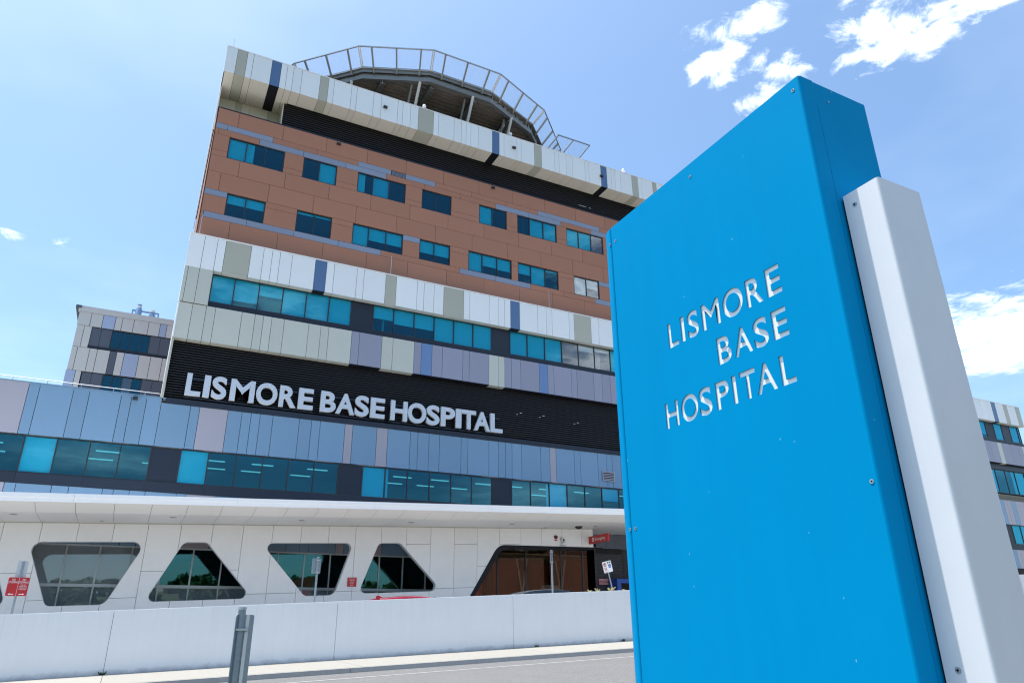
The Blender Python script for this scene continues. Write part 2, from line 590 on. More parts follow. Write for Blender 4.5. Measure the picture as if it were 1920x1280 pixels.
class MB:
    """collects boxes, tubes and prisms into one mesh"""

    def __init__(self):
        self.v, self.f = [], []

    def box(self, x0, x1, y0, y1, z0, z1, slope=0.0):
        b = len(self.v)
        self.v += box_vf(x0, x1, y0, y1, z0, z1, slope)
        self.f += [tuple(i + b for i in f) for f in BOXF]
        return self

    def tube(self, pts, r, n=8, caps=True):
        pts = [Vector(p) for p in pts]
        b = len(self.v)
        rr = r if isinstance(r, (list, tuple)) else [r] * len(pts)
        for i, p in enumerate(pts):
            if i == 0:
                d = pts[1] - p
            elif i == len(pts) - 1:
                d = p - pts[i - 1]
            else:
                d = (pts[i + 1] - p).normalized() + (p - pts[i - 1]).normalized()
            d.normalize()
            up = Vector((0, 0, 1)) if abs(d.z) < 0.9 else Vector((1, 0, 0))
            a = d.cross(up).normalized()
            c = d.cross(a)
            for k in range(n):
                t = 2 * math.pi * k / n
                self.v.append(tuple(p + (a * math.cos(t) + c * math.sin(t)) * rr[i]))
        for i in range(len(pts) - 1):
            for k in range(n):
                self.f.append((b + i * n + k, b + i * n + (k + 1) % n, b + (i + 1) * n + (k + 1) % n, b + (i + 1) * n + k))
        if caps:
            e = len(self.v)
            self.v += self.v[b:b + n] + self.v[b + (len(pts) - 1) * n:b + len(pts) * n]
            self.f.append(tuple(e + k for k in range(n))[::-1])
            self.f.append(tuple(e + n + k for k in range(n)))
        return self

    def bar(self, p, q, w, h):
        """rectangular bar from p to q, w sideways, h upward"""
        p, q = Vector(p), Vector(q)
        d = (q - p).normalized()
        up = Vector((0, 0, 1)) if abs(d.z) < 0.98 else Vector((0, 1, 0))
        s = d.cross(up).normalized()
        u = s.cross(d)
        b = len(self.v)
        for e in (p, q):
            for (a, c) in ((-1, -1), (1, -1), (1, 1), (-1, 1)):
                self.v.append(tuple(e + s * (a * w / 2) + u * (c * h / 2)))
        self.f += [tuple(i + b for i in f) for f in [(0, 1, 2, 3), (7, 6, 5, 4), (0, 4, 5, 1), (1, 5, 6, 2), (2, 6, 7, 3), (3, 7, 4, 0)]]
        return self

    def prism(self, poly, y0, y1):
        """polygon of (x, z) extruded from y0 to y1"""
        b = len(self.v)
        n = len(poly)
        for y in (y0, y1):
            for (x, z) in poly:
                self.v.append((x, y, z))
        self.f.append(tuple(b + i for i in range(n)))
        self.f.append(tuple(b + n + i for i in range(n))[::-1])
        for i in range(n):
            j = (i + 1) % n
            self.f.append((b + j, b + i, b + n + i, b + n + j))
        return self

    def build(self, name, mat, parent=None, smooth=False):
        o = mesh_obj(name, self.v, self.f, mat, parent, False)
        me = o.data
        bm = bmesh.new()
        bm.from_mesh(me)
        bmesh.ops.recalc_face_normals(bm, faces=bm.faces)
        bm.to_mesh(me)
        bm.free()
        if smooth:
            for p in me.polygons:
                p.use_smooth = len(p.vertices) == 4
        return o


def panels(parent, name, edges, mats, default, y0, y1, z0, z1, gap=0.022, zfun=None):
    """a row of cladding panels between consecutive edges; mats maps the left edge index to a material"""
    out = []
    for i in range(len(edges) - 1):
        m = mats.get(i, default)
        if m is None:
            continue
        out.append(box(name, edges[i] + gap / 2, edges[i + 1] - gap / 2, y0, y1, z0 + gap / 2, z1 - gap / 2, m, parent))
    return out


def window(parent, xs_, z0, z1, y, states, glass=None, fr=0.055, mat=None, blind_gap=0.10, lites=None):
    """a window band: frame with mullions at xs_, a pane for each lite and its roller blind"""
    glass = glass or glass_teal
    mb = MB()
    mb.box(xs_[0], xs_[-1], y, y + 0.09, z1 - fr, z1)
    mb.box(xs_[0], xs_[-1], y, y + 0.09, z0, z0 + fr)
    for i, x in enumerate(xs_):
        if i == 0:
            a, b = x, x + fr
        elif i == len(xs_) - 1:
            a, b = x - fr, x
        else:
            a, b = x - fr / 2, x + fr / 2
        mb.box(a, b, y + 0.002, y + 0.088, z0 + fr, z1 - fr)
    w = mb.build('window', mat or frame_m, parent)
    for i in range(len(xs_) - 1):
        a = xs_[i] + (fr if i == 0 else fr / 2)
        b = xs_[i + 1] - (fr if i == len(xs_) - 2 else fr / 2)
        st = states[i % len(states)] if states else 0
        if st == 'D':
            box('spandrel_panel', a, b, y + 0.03, y + 0.06, z0 + fr, z1 - fr, dark_sill, w)
            continue
        g = glass_grey if (isinstance(st, str) and st[0] in 'gt') else glass
        box('pane', a, b, y + 0.036, y + 0.048, z0 + fr, z1 - fr, g, w)
        yb = y + blind_gap
        top, bot = z1 - 0.02, z0 + fr
        if isinstance(st, str) and st.startswith('g'):
            st = float(st[1:])
            if st > 0:
                box('blind', a - 0.02, b + 0.02, yb, yb + 0.01, top - st * (top - bot), top, blind_m, w)
        elif isinstance(st, str) and st.startswith('L'):
            f = float(st[1:])
            box('blind', a - 0.02, a + f * (b - a), yb, yb + 0.01, bot - 0.03, top, blind_m, w)
        elif isinstance(st, str) and st.startswith('R'):
            f = float(st[1:])
            box('blind', b - f * (b - a), b + 0.02, yb, yb + 0.01, bot - 0.03, top, blind_m, w)
        elif isinstance(st, str) and st[0] in 'st':
            f = float(st[1:])
            box('blind', a - 0.02, b + 0.02, yb, yb + 0.01, top - f * (top - bot), top, sheer_m, w)
        elif st:
            box('blind', a - 0.02, b + 0.02, yb, yb + 0.01, (top - st * (top - bot)) if st < 1 else bot - 0.03, top, blind_m, w)
    return w


def room(parent, x0, x1, y0, y1, z0, z1, mat, step=None):
    """inside of a storey: floor, ceiling, back wall, side walls and cross walls"""
    v = [(x0, y0, z0), (x1, y0, z0), (x1, y1, z0), (x0, y1, z0), (x0, y0, z1), (x1, y0, z1), (x1, y1, z1), (x0, y1, z1)]
    f = [(0, 1, 2, 3), (4, 7, 6, 5), (3, 2, 6, 7), (0, 3, 7, 4), (1, 5, 6, 2)]
    o = mesh_obj('room_interior', v, f, mat, parent)
    if step:
        mb = MB()
        x = x0 + step
        while x < x1 - 0.3:
            mb.box(x - 0.05, x + 0.05, y0 + 0.25, y1 - 0.01, z0 + 0.01, z1 - 0.01)
            x += step
        if mb.v:
            mb.build('partition', mat, o)
    return o


def text_mesh(ch, extrude=0.0, bevel=0.0, offset=0.0):
    cu = bpy.data.curves.new('glyph', 'FONT')
    cu.body = ch
    cu.size = 1.0
    cu.extrude = extrude
    cu.bevel_depth = bevel
    cu.bevel_resolution = 1
    cu.offset = offset
    cu.resolution_u = 6
    cu.dimensions = '2D'
    cu.fill_mode = 'BOTH'
    o = bpy.data.objects.new('glyph', cu)
    COL.objects.link(o)
    dg = bpy.context.evaluated_depsgraph_get()
    me = bpy.data.meshes.new_from_object(o.evaluated_get(dg))
    bpy.data.objects.remove(o)
    bpy.data.curves.remove(cu)
    return me


def mesh_bounds(me):
    xs = [v.co.x for v in me.vertices]
    ys = [v.co.y for v in me.vertices]
    return min(xs), max(xs), min(ys), max(ys)


def flat_text(name, text, origin, right, up, height, mat, parent, width=None, align='C'):
    """thin printed text: cap height `height` set in the plane (right, up)"""
    me = text_mesh(text, 0.0)
    x0, x1, y0, y1 = mesh_bounds(me)
    s = height / 0.72
    sx = s if width is None else width / (x1 - x0)
    right, up = Vector(right), Vector(up)
    o0 = Vector(origin)
    mid = (x0 + x1) / 2 if align == 'C' else x0
    for v in me.vertices:
        v.co = o0 + right * ((v.co.x - mid) * sx) + up * (v.co.y * s)
    me.materials.append(mat)
    return link(bpy.data.objects.new(name, me), parent)


# ------------------------------------------------------------------ ground: road, kerbs, footpaths, drive
SL = 0.0348


def road_z(x, y):
    return -0.055 + SL * x + 0.01 * y


def sheet(name, x0, x1, y0, y1, zf, mat, kind='structure', nx=1, ny=1):
    v, f = [], []
    for j in range(ny + 1):
        for i in range(nx + 1):
            x = x0 + (x1 - x0) * i / nx
            y = y0 + (y1 - y0) * j / ny
            v.append((x, y, zf(x, y)))
    for j in range(ny):
        for i in range(nx):
            a = j * (nx + 1) + i
            f.append((a, a + 1, a + nx + 2, a + nx + 1))
    o = mesh_obj(name, v, f, mat)
    if kind:
        o['kind'] = kind
    return o


YK, YWALL = 19.0, 22.0


def ground_z(x, y):
    r = math.hypot(x, y)
    base = road_z(max(-60, min(60, x)), max(-30, min(40, y))) - 0.35
    return base


sheet('ground', -1200, 1200, -1200, 1200, ground_z, ground_m, nx=80, ny=80)
sheet('road', -90, 110, 7.6, YK, road_z, asphalt_m)
line = sheet('road_edge_line', -90, 110, 17.36, 17.48, lambda x, y: road_z(x, y) + 0.004, line_m)


def path_z(x, y):
    return 0.245 + 0.0348 * x + 0.027 * (y - YK)


# far footpath in slabs, with its kerb stones
fp = sheet('footpath', -90, 110, YK + 0.15, YWALL + 0.02, lambda x, y: path_z(x, y) - 0.012, mortar)
for i in range(-9, 17):
    a = -0.11 + 5.73 * i
    for k in range(1):
        x0, x1 = a + 0.006, a + 5.73 - 0.006
        v = []
        for z in (-0.05, 0.0):
            for (x, y) in ((x0, YK + 0.155), (x1, YK + 0.155), (x1, YWALL), (x0, YWALL)):
                v.append((x, y, path_z(x, y) + z))
        mesh_obj('slab', v, BOXF, path_m, fp)
kb = sheet('kerb', -90, 110, YK + 0.02, YK + 0.14, lambda x, y: path_z(x, YK) - 0.02, kerb_m)
for i in range(-14, 22):
    x0, x1 = 0.9 + 4.4 * i, 0.9 + 4.4 * (i + 1) - 0.01
    v = []
    for zf in (lambda x: road_z(x, YK) - 0.1, lambda x: path_z(x, YK)):
        for (x, y) in ((x0, YK), (x1, YK), (x1, YK + 0.15), (x0, YK + 0.15)):
            yy = y + (0.022 if zf(0) > 0.2 and y == YK else 0)
            v.append((x, yy, zf(x)))
    mesh_obj('kerb_stone', v, BOXF, kerb_m, kb)
# near kerb and footpath on which the sign stands
sheet('near_kerb', -90, 110, 7.45, 7.6, lambda x, y: road_z(x, y) + 0.12, kerb_m)
sheet('near_verge', -90, 110, -8, 7.45, lambda x, y: road_z(x, y) + 0.11, ground_m)


def drive_z(x, y):
    return 0.67 + 0.0418 * x


sheet('driveway', -40, 90, YWALL + 0.25, 46, drive_z, drive_m)

# ------------------------------------------------------------------ white retaining wall in panels
wall = empty('retaining_wall', (0, YWALL, 0.35))
tag(wall, 'long low white painted retaining wall rising beside the footpath', 'wall')
WT = lambda x: 1.828 + 0.0447 * x
WB = lambda x: path_z(x, YWALL)
for i in range(-7, 13):
    x0, x1 = -0.11 + 5.73 * i + 0.004, -0.11 + 5.73 * (i + 1) - 0.004
    v = []
    for zf in (lambda x: WB(x) - 0.1, WT):
        for (x, y) in ((x0, YWALL), (x1, YWALL), (x1, YWALL + 0.25), (x0, YWALL + 0.25)):
            v.append((x, y, zf(x)))
    o = mesh_obj('wall_panel', v, BOXF, conc_w, None)
    bm = bmesh.new()
    bm.from_mesh(o.data)
    bmesh.ops.bevel(bm, geom=list(bm.edges), offset=0.008, segments=2, affect='EDGES')
    bm.to_mesh(o.data)
    bm.free()
    o.parent = wall
    o.matrix_parent_inverse = Matrix.Translation(wall.location).inverted()
o = mesh_obj('wall_core', box_vf(-40, 74, YWALL + 0.04, YWALL + 0.2, -1.6, 1.78, 0.0447), BOXF, mortar, wall)
o.matrix_parent_inverse = Matrix.Translation(wall.location).inverted()


def reparent(o, parent):
    o.parent = parent
    o.matrix_parent_inverse = Matrix.Translation(parent.location).inverted()
    return o


# ------------------------------------------------------------------ hospital tower
tower = tag(empty('hospital_tower'), 'tall hospital block with terracotta panels, white panel band and overhanging white roof fascia', 'building')
XR = 50.0      # right end of the upper block
XB = 80.0      # right end of the white band

# upper block volume (behind cladding)
box('wall', 0.42, XR - 0.05, 40.10, 40.13, 22.0, 24.12, backing, tower)
box('wall', 0.42, XR - 0.05, 40.10, 40.13, 25.66, 28.06, backing, tower)
box('wall', 0.42, XR - 0.05, 40.10, 40.13, 29.59, 31.5, backing, tower)
box('side_wall', 0.37, 0.42, 40.0, 60, 22.0, 31.55, terra, tower)
box('side_wall', XR - 0.05, XR, 40.0, 60, 22.0, 35.2, terra, tower)
box('rear_wall', 0.42, XR - 0.05, 59.9, 60, 12.0, 35.0, terra, tower)
box('roof_slab', 0.42, XR - 0.05, 40.6, 59.9, 34.2, 34.5, grey_roof, tower)
box('parapet_coping', 0.35, XR, 39.985, 40.5, 31.53, 31.585, dark_sill, tower)

PITCH = 2.745


def ext(lst, end=XR, pitch=PITCH):
    lst = list(lst)
    while lst[-1] + pitch < end - 0.6:
        lst.append(round(lst[-1] + pitch, 3))
    lst.append(end)
    return lst


def terra_row(z0, z1, edges, strips=(), default=terra, skip=()):
    e = ext(edges)
    m = {i: slate for i in strips}
    for i in skip:
        m[i] = None
    panels(tower, 'cladding_panel', e, m, default, 40.0, 40.06, z0, z1, 0.02)


terra_row(30.41, 31.52, [0.36, 1.64, 4.36, 7.13, 9.89, 12.64, 15.41, 18.16, 20.88, 23.64, 26.36, 29.08])
terra_row(30.02, 30.41, [0.36, 1.09, 3.80, 6.58, 9.31, 11.60, 12.63, 14.81, 17.57, 20.30, 23.04, 25.76, 28.50], strips=(0, 1, 4, 6, 10, 11), skip=(5,))
terra_row(29.60, 30.02, [0.36, 0.61, 3.03, 5.75, 8.51, 11.28, 14.0, 16.75, 19.52, 22.24, 25.0, 27.7, 30.4], strips=(2, 3, 4, 8, 9, 11))
W_WIN = [([1.30, 2.35, 3.48, 4.63], [1, 'L0.42', 0]), ([5.82, 6.85, 7.97], [0, 1]), ([9.37, 10.41, 11.55, 12.69], ['L0.5', 's1', 0]), ([13.88, 14.91, 16.06], [0, 0]),
         ([18.21, 19.27, 20.41], [1, 0]), ([21.28, 22.32, 23.48, 24.61], [0, 1, 1]), ([25.48, 26.57, 27.71, 28.80], [1, 1, 'g0']),
         ([30.6, 31.7, 32.8], [0.5, 0]), ([34.0, 35.1, 36.2, 37.3], [1, 0, 0.4]), ([39.0, 40.1, 41.2], [0, 1]), ([43.0, 44.1, 45.2, 46.3], [1, 1, 0])]
V_WIN = [([1.68, 2.77, 3.89], [0.42, 0.42]), ([5.78, 6.85, 7.96], [0.12, 0.10]), ([9.32, 10.38, 11.55, 12.69], [1, 0.62, 0.62]), ([13.86, 14.92, 16.06], [0.62, 0.62]),
         ([17.43, 18.50, 19.64, 20.77], [1, 0.58, 0.62]), ([21.28, 22.35, 23.53, 24.62], [0.55, 1, 0.10]), ([25.96, 27.06, 28.19], ['g1', 'g0.5']),
         ([30.6, 31.7, 32.8], [0.5, 0.4]), ([34.0, 35.1, 36.2, 37.3], [0.3, 1, 0.4]), ([39.0, 40.1, 41.2], [0.6, 1]), ([43.0, 44.1, 45.2, 46.3], [1, 0.5, 0])]


def between(wins, z0, z1, strips=()):
    a = 0.36
    k = 0
    for w, _ in wins + [([XR], None)]:
        box('cladding_panel', a + 0.01, w[0] - 0.01, 40.0, 40.06, z0 + 0.01, z1 - 0.01, slate if k in strips else terra, tower)
        a = w[-1]
        k += 1


between(W_WIN, 28.46, 29.60)
between(W_WIN, 28.05, 28.46)
terra_row(26.91, 28.05, [0.36, 2.09, 4.83, 7.60, 10.35, 13.07, 15.84, 18.59, 21.34, 24.10, 26.82])
terra_row(25.66, 26.91, [0.36, 1.15, 3.97, 6.70, 9.44, 12.18, 14.94, 17.68, 20.44, 23.18, 25.90, 28.63])
between(V_WIN, 25.27, 25.66, strips=(0, 3, 7))
between(V_WIN, 24.12, 25.27)
terra_row(23.72, 24.12, [0.36, 0.57, 2.97, 5.74, 8.48, 11.25, 14.0, 16.78, 19.51, 22.26, 25.02, 27.76, 30.5], strips=(1, 2, 3, 4, 7, 8, 11))
terra_row(22.25, 23.72, [0.36, 2.09, 4.83, 7.57, 10.35, 13.10, 15.84, 18.62, 21.36, 24.07, 26.80])
for wins, z0, z1 in ((W_WIN, 28.06, 29.59), (V_WIN, 24.13, 25.65)):
    for w, st in wins:
        window(tower, w, z0, z1, 40.05, st)
    room(tower, 0.5, XR - 0.1, 40.135, 44.0, z0 - 0.02, z1 + 0.02, room_dark, step=4.3)
# vent grille in the strip row
v = box('vent_grille', 11.62, 12.61, 40.03, 40.06, 30.04, 30.39, black_p, tower)
for k in range(4):
    box('vent_blade', 11.63, 12.60, 39.995, 40.03, 30.06 + 0.085 * k, 30.095 + 0.085 * k, slate, v)
# small black wall lights on terracotta and fascia
for x in (7.9, 19.28, 30.55):
    box('wall_light', x - 0.13, x + 0.13, 39.86, 40.0, 31.22, 31.34, black_plastic, tower)
for x, z in ((10.59, 34.57), (20.52, 34.55), (28.31, 34.47)):
    box('wall_light', x - 0.13, x + 0.13, 38.85, 39.0, z - 0.07, z + 0.07, black_plastic, tower)

# roof fascia and its soffit
FX = [0.28, 0.91, 1.50, 1.88, 3.01, 3.60, 3.98, 4.38, 4.93, 6.11, 6.67, 7.04, 8.21, 8.59, 9.76, 10.31, 11.49, 11.86, 12.42, 13.0, 14.14, 14.52, 15.71, 16.28, 16.66, 17.03, 17.62, 18.75, 19.33,
      19.72, 20.79, 21.16, 22.28, 22.91, 24.06, 24.45, 25.09, 25.66, 26.80, 27.18, 28.30, 28.87, 29.30, 29.66, 30.21, 31.32, 31.93, 32.29, 33.42, 33.83, 34.98, 35.36, 36.50, 37.05, 37.62, 38.0, 39.15, 39.55, 40.1,
      41.25, 41.85, 42.22, 43.4, 43.95, 44.35, 45.5, 46.05, 47.2, 47.8, 48.2, 49.35, XR + 0.1]
fm = {}
for x, m in ((0.91, beige), (3.01, steel), (6.11, beige), (13.0, beige), (18.75, steel), (22.28, beige), (28.30, steel), (31.32, beige), (33.42, beige), (37.05, steel), (41.25, beige), (47.2, beige)):
    fm[FX.index(x)] = m
fas = box('roof_fascia', 0.30, XR, 39.06, 39.14, 33.58, 35.50, backing, tower)
panels(fas, 'fascia_panel', FX, fm, white, 39.0, 39.06, 33.55, 35.53, 0.02)
box('coping', 0.26, XR + 0.1, 38.97, 39.5, 35.53, 35.57, canopy_w, fas)
box('fascia_return', 0.28, 0.34, 39.07, 60, 33.55, 35.53, white, fas)
box('roof_plate', 0.34, XR, 39.14, 60, 34.55, 34.62, backing, fas)
sof = box('soffit', 0.34, XR, 39.06, 41.7, 33.60, 33.66, backing, tower)
sm = dict(fm)
for k in list(sm):
    if sm[k] is steel:
        sm[k] = black_p  # blue panels go black underneath: soffit shade put into the colour
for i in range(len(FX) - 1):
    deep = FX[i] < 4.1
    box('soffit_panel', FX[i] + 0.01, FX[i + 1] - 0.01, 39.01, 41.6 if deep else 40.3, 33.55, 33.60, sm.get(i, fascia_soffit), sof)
# recess wall at the left end and louvred plant wall
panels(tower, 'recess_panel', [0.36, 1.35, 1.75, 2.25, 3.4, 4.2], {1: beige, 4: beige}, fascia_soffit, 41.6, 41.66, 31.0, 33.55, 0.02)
box('recess_return', 0.30, 0.36, 40.5, 41.66, 31.0, 33.55, white, tower)
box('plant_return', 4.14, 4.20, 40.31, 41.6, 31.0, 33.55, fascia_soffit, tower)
lv = box('plant_louvre', 4.2, XR - 0.05, 40.45, 40.5, 31.0, 33.55, backing, tower)


def louvre_blades(parent, x0, x1, y, z0, z1, n, depth=0.11):
    p = (z1 - z0) / n
    me = None
    for k in range(n):
        z = z0 + p * k
        vv = [(x0, y, z), (x1, y, z), (x1, y + depth, z + p * 0.55), (x0, y + depth, z + p * 0.55), (x0, y, z + p * 0.32), (x1, y, z + p * 0.32), (x1, y + depth, z + p * 0.87), (x0, y + depth, z + p * 0.87)]
        mesh_obj('louvre_blade', vv, BOXF, louvre_m, parent)


louvre_blades(lv, 4.2, XR - 0.05, 40.31, 31.50, 33.54, 12, 0.14)
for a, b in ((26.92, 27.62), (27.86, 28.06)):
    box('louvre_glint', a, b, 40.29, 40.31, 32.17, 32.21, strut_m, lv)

# white panel band, its ribbon window and the panels below
BX = [0.11, 0.89, 1.58, 2.03, 3.43, 4.13, 4.62, 5.07, 5.77, 7.15, 7.85, 8.31, 9.73, 10.18, 11.58, 12.29, 13.69, 14.16, 14.85, 15.53, 16.96, 17.40, 18.83, 19.51, 19.99, 20.44, 21.15, 22.56, 23.26, 23.72, 25.12, 25.54, 26.97, 27.63]
bmx = {BX.index(2.03): beige, BX.index(7.15): steel, BX.index(11.58): beige, BX.index(15.53): beige, BX.index(20.44): steel, BX.index(25.54): beige}
cyc = [1.4, 0.47, 0.7, 1.4, 0.47, 0.7, 0.7, 1.4, 0.47, 1.4]
k = 0
while BX[-1] < 72.5:
    if k % 7 == 3:
        bmx[len(BX) - 1] = beige
    if k % 11 == 6:
        bmx[len(BX) - 1] = steel
    BX.append(round(BX[-1] + cyc[k % 10], 3))
    k += 1
BX += [74.3, 75.05, 75.75, 77.1, 77.8, 78.5, 79.2, XB]
n = len(BX)
bmx[n - 8] = white
bmx[n - 7] = steel
bmx[n - 5] = beige
bmx[n - 2] = beige
bmx[n - 6] = white
band = box('band_core', 0.16, XB - 0.05, 39.66, 40.0, 20.27, 22.28, backing, tower)
panels(band, 'band_panel', BX, bmx, white, 39.60, 39.66, 20.22, 22.27, 0.022)
box('band_coping', 0.08, XB + 0.03, 39.56, 40.6, 22.27, 22.33, canopy_w, band)
box('band_return', 0.11, 0.17, 39.67, 60, 16.0, 22.27, white, tower)
for i in range(len(BX) - 1):
    if BX[i] >= 1.5:
        m = bmx.get(i, beige if False else white)
        box('band_soffit', BX[i] + 0.011, BX[i + 1] - 0.011, 39.602, 39.99, 20.19, 20.222, black_p if m is steel else sand, band)
# left columns beside the window
panels(tower, 'column_panel', [0.11, 0.30, 0.88, 1.58], {}, sand, 39.62, 39.68, 18.08, 20.24, 0.022)
box('column_core', 0.17, 1.55, 39.69, 40.0, 18.09, 20.25, backing, tower)
box('column_reveal', 1.565, 1.585, 39.69, 40.05, 18.08, 20.21, sand, tower)
MX = [1.60, 2.84, 4.20, 5.55, 6.91, 8.28, 9.64, 11.03, 12.36, 13.72, 15.08, 16.45, 17.83, 19.19, 20.57, 21.91, 23.28, 24.65, 26.02, 27.38]
while MX[-1] < XB - 1.5:
    MX.append(round(MX[-1] + 1.365, 3))
MX.append(XB - 0.4)
bst = [1, 0.8, 0.45, 1, 1, 1, 'D', 0.5, 0.6, 0.6, 1, 1, 1, 'D', 1, 1, 1, 'g0', 'g0.3', 'g0.2', 1, 'D', 1, 0.6, 1]
bst = bst + [RNG.choice([1, 0.6, 1, 0, 'D', 0.8]) for _ in range(len(MX) - 1 - len(bst))]
bst[-3:] = ['D', 1, 1]
window(tower, MX, 18.44, 20.20, 39.96, bst)
room(tower, 1.0, XB - 0.5, 40.06, 44.5, 18.42, 20.24, room_m, step=5.4)
sill = MX[::2] + [MX[-1]]
for i in range(0, len(MX) - 1, 2):
    a, b = MX[i] - (0.05 if i == 0 else 0), MX[min(i + 2, len(MX) - 1)]
    box('sill_panel', a + 0.004, b - 0.004, 39.90, 39.98, 18.08, 18.44, dark_sill, tower)
LX = [0.10, 0.85, 1.55, 2.03, 3.43, 4.14, 4.60, 5.06, 5.76, 7.16, 7.87, 8.34, 9.73, 10.21, 11.62, 12.32, 13.70, 14.18, 14.89, 15.60, 17.01, 17.46, 18.87, 19.58, 20.02, 20.52, 21.22, 22.64, 23.30, 23.78, 25.18, 25.64, 27.02, 27.72]
lm = {i: (sand if x < 9.7 or 11.6 < x < 13.6 or 18.8 < x < 20.0 else laven) for i, x in enumerate(LX)}
lm[LX.index(14.18)] = P('mid_blue_panel', (0.13, 0.23, 0.44), 0.36, var=0.03)
lm[LX.index(22.64)] = MATS['mid_blue_panel']
k = 0
while LX[-1] < 73:
    lm[len(LX) - 1] = sand if k % 9 == 5 else laven
    LX.append(round(LX[-1] + cyc[(k + 2) % 10], 3))
    k += 1
LX += [74.5, 75.2, 76.6, 78.0, 78.7, 80.1, 81.5, 82.6]
n = len(LX)
for j, m in zip(range(n - 8, n - 1), (sand, laven, laven, laven, sand, laven, sand)):
    lm[j] = m
lowc = box('lower_band_core', 0.16, 82.5, 39.76, 40.0, 16.02, 18.06, backing, tower)
panels(lowc, 'band_panel', LX, lm, laven, 39.70, 39.76, 15.97, 18.07, 0.022)
box('lower_band_cap', 0.10, 82.6, 39.70, 40.0, 18.06, 18.078, dark_sill, lowc)
for i in range(len(LX) - 1):
    m = lm.get(i, laven)
    box('band_soffit', LX[i] + 0.011, LX[i + 1] - 0.011, 39.702, 40.1, 15.94, 15.972, beige if m is sand else black_p, lowc)
# louvre storey that carries the name
lv2 = box('sign_louvre', 0.22, 64.0, 40.30, 40.34, 12.6, 16.0, backing, tower)
louvre_blades(lv2, 0.24, 64.0, 40.10, 12.68, 15.93, 23, 0.15)
box('louvre_trim', 0.12, 0.22, 39.75, 40.3, 12.6, 15.94, beige, lv2)
for i in range(14):
    box('flashing', 0.36 + 4.6 * i, 0.36 + 4.6 * (i + 1) - 0.008, 39.86, 40.12, 12.36, 12.66, dark_sill, lv2)
for x, z in ((21.3, 14.47), (23.0, 14.49), (25.7, 14.34)):
    box('sign_louvre_glint', x, x + 0.16, 40.05, 40.09, z, z + 0.03, strut_m, lv2)  # pale slivers standing in for glints of light on the louvre
    box('sign_louvre_glint', x - 0.25, x - 0.15, 40.05, 40.09, z - 0.12, z - 0.09, strut_m, lv2)
# storey beyond the louvre at the right end
window(tower, [64.1 + 1.6 * i for i in range(13)], 13.1, 15.4, 40.12, [1, 0, 'R0.3', 1, 'D'])
box('spandrel', 64.0, 83.4, 40.02, 40.1, 15.4, 15.95, dark_sill, tower)
room(tower, 64.1, 83.3, 40.22, 44, 13.0, 15.5, room_m)
# lightning conductors
for x, z1 in ((0.54, 23.66), (11.9, 23.69), (23.58, 23.69)):
    MB().tube([(x, 39.7, 22.3), (x, 39.7, z1)], 0.02, 6).build('conductor_rod', rail_m, tower)
MB().tube([(0.6, 39.3, 35.5), (0.6, 39.3, 36.5)], 0.012, 5).build('conductor_rod', rail_m, tower)

# ------------------------------------------------------------------ lettering on the louvre
sign = tag(empty('building_lettering', (10.4, 39.8, 12.85)), 'silver capital letters reading LISMORE BASE HOSPITAL on the black louvres', 'sign')
LET = [('L', 1.17, 1.93), ('I', 2.04, 2.36), ('S', 2.45, 3.20), ('M', 3.38, 4.64), ('O', 4.72, 5.85), ('R', 5.96, 6.89), ('E', 7.0, 7.83), ('B', 8.24, 9.12), ('A', 9.13, 10.22), ('S', 10.23, 11.06), ('E', 11.16, 12.03),
       ('H', 12.39, 13.43), ('O', 13.46, 14.63), ('S', 14.65, 15.50), ('P', 15.59, 16.52), ('I', 16.58, 16.95), ('T', 16.97, 17.94), ('A', 17.82, 18.92), ('L', 18.95, 19.80)]
ZL0, ZL1 = 12.85, 14.06
gl_cache = {}
for ch, xa, xb in LET:
    me = text_mesh(ch, 0.055, 0.008, 0.024)
    x0, x1, y0, y1 = mesh_bounds(me)
    ov = 0.02 if ch in 'OS' else 0.0
    for v in me.vertices:
        c = v.co.copy()
        v.co = (xa + (c.x - x0) / (x1 - x0) * (xb - xa) - 10.4, -0.11 - c.z * 1.6, (c.y - y0) / (y1 - y0) * (ZL1 - ZL0 + 2 * ov) - ov)
    me.materials.append(letter_m)
    me.materials.append(letter_side)
    for p in me.polygons:
        if abs(p.normal.y) < 0.5:
            p.material_index = 1
    o = bpy.data.objects.new('letter', me)
    link(o, sign)
for z in (0.0, 1.06):
    for a, b in ((1.2, 7.9), (8.2, 12.1), (12.35, 19.7)):
        box('mounting_rail', a - 10.4, b - 10.4, 0.10, 0.18, z - 0.09, z - 0.01, dark_sill, sign)

# ------------------------------------------------------------------ podium: blue panelled storey
pod = tag(empty('hospital_podium'), 'blue panelled lower storey with teal ribbon windows beneath the black louvres', 'building')
XP0, XP1 = -20.0, 84.0
PX = [-5.66, -5.21, -3.79, -3.09, -1.68, -1.21, -0.52, 0.18, 1.59, 2.04, 3.46, 4.17, 4.65, 5.12, 5.80, 7.23, 7.91, 8.40, 9.82, 10.28, 11.71, 12.38, 13.78, 14.26, 14.97, 15.65, 17.08, 17.54, 18.98, 19.66, 20.14, 20.61, 21.30, 22.70, 23.39, 23.86, 25.26, 25.73, 27.13, 27.84]
left = [-7.07]
while left[0] > XP0:
    left.insert(0, round(left[0] - [1.4, 0.7, 0.47, 1.4, 0.7][len(left) % 5], 3))
PX = left + PX
pm = {PX.index(x): mauve for x in (-7.07, 2.04, 9.82, 11.71, 23.39)}
k = 0
while PX[-1] < 72:
    if k % 8 == 5:
        pm[len(PX) - 1] = mauve
    PX.append(round(PX[-1] + cyc[(k + 4) % 10], 3))
    k += 1
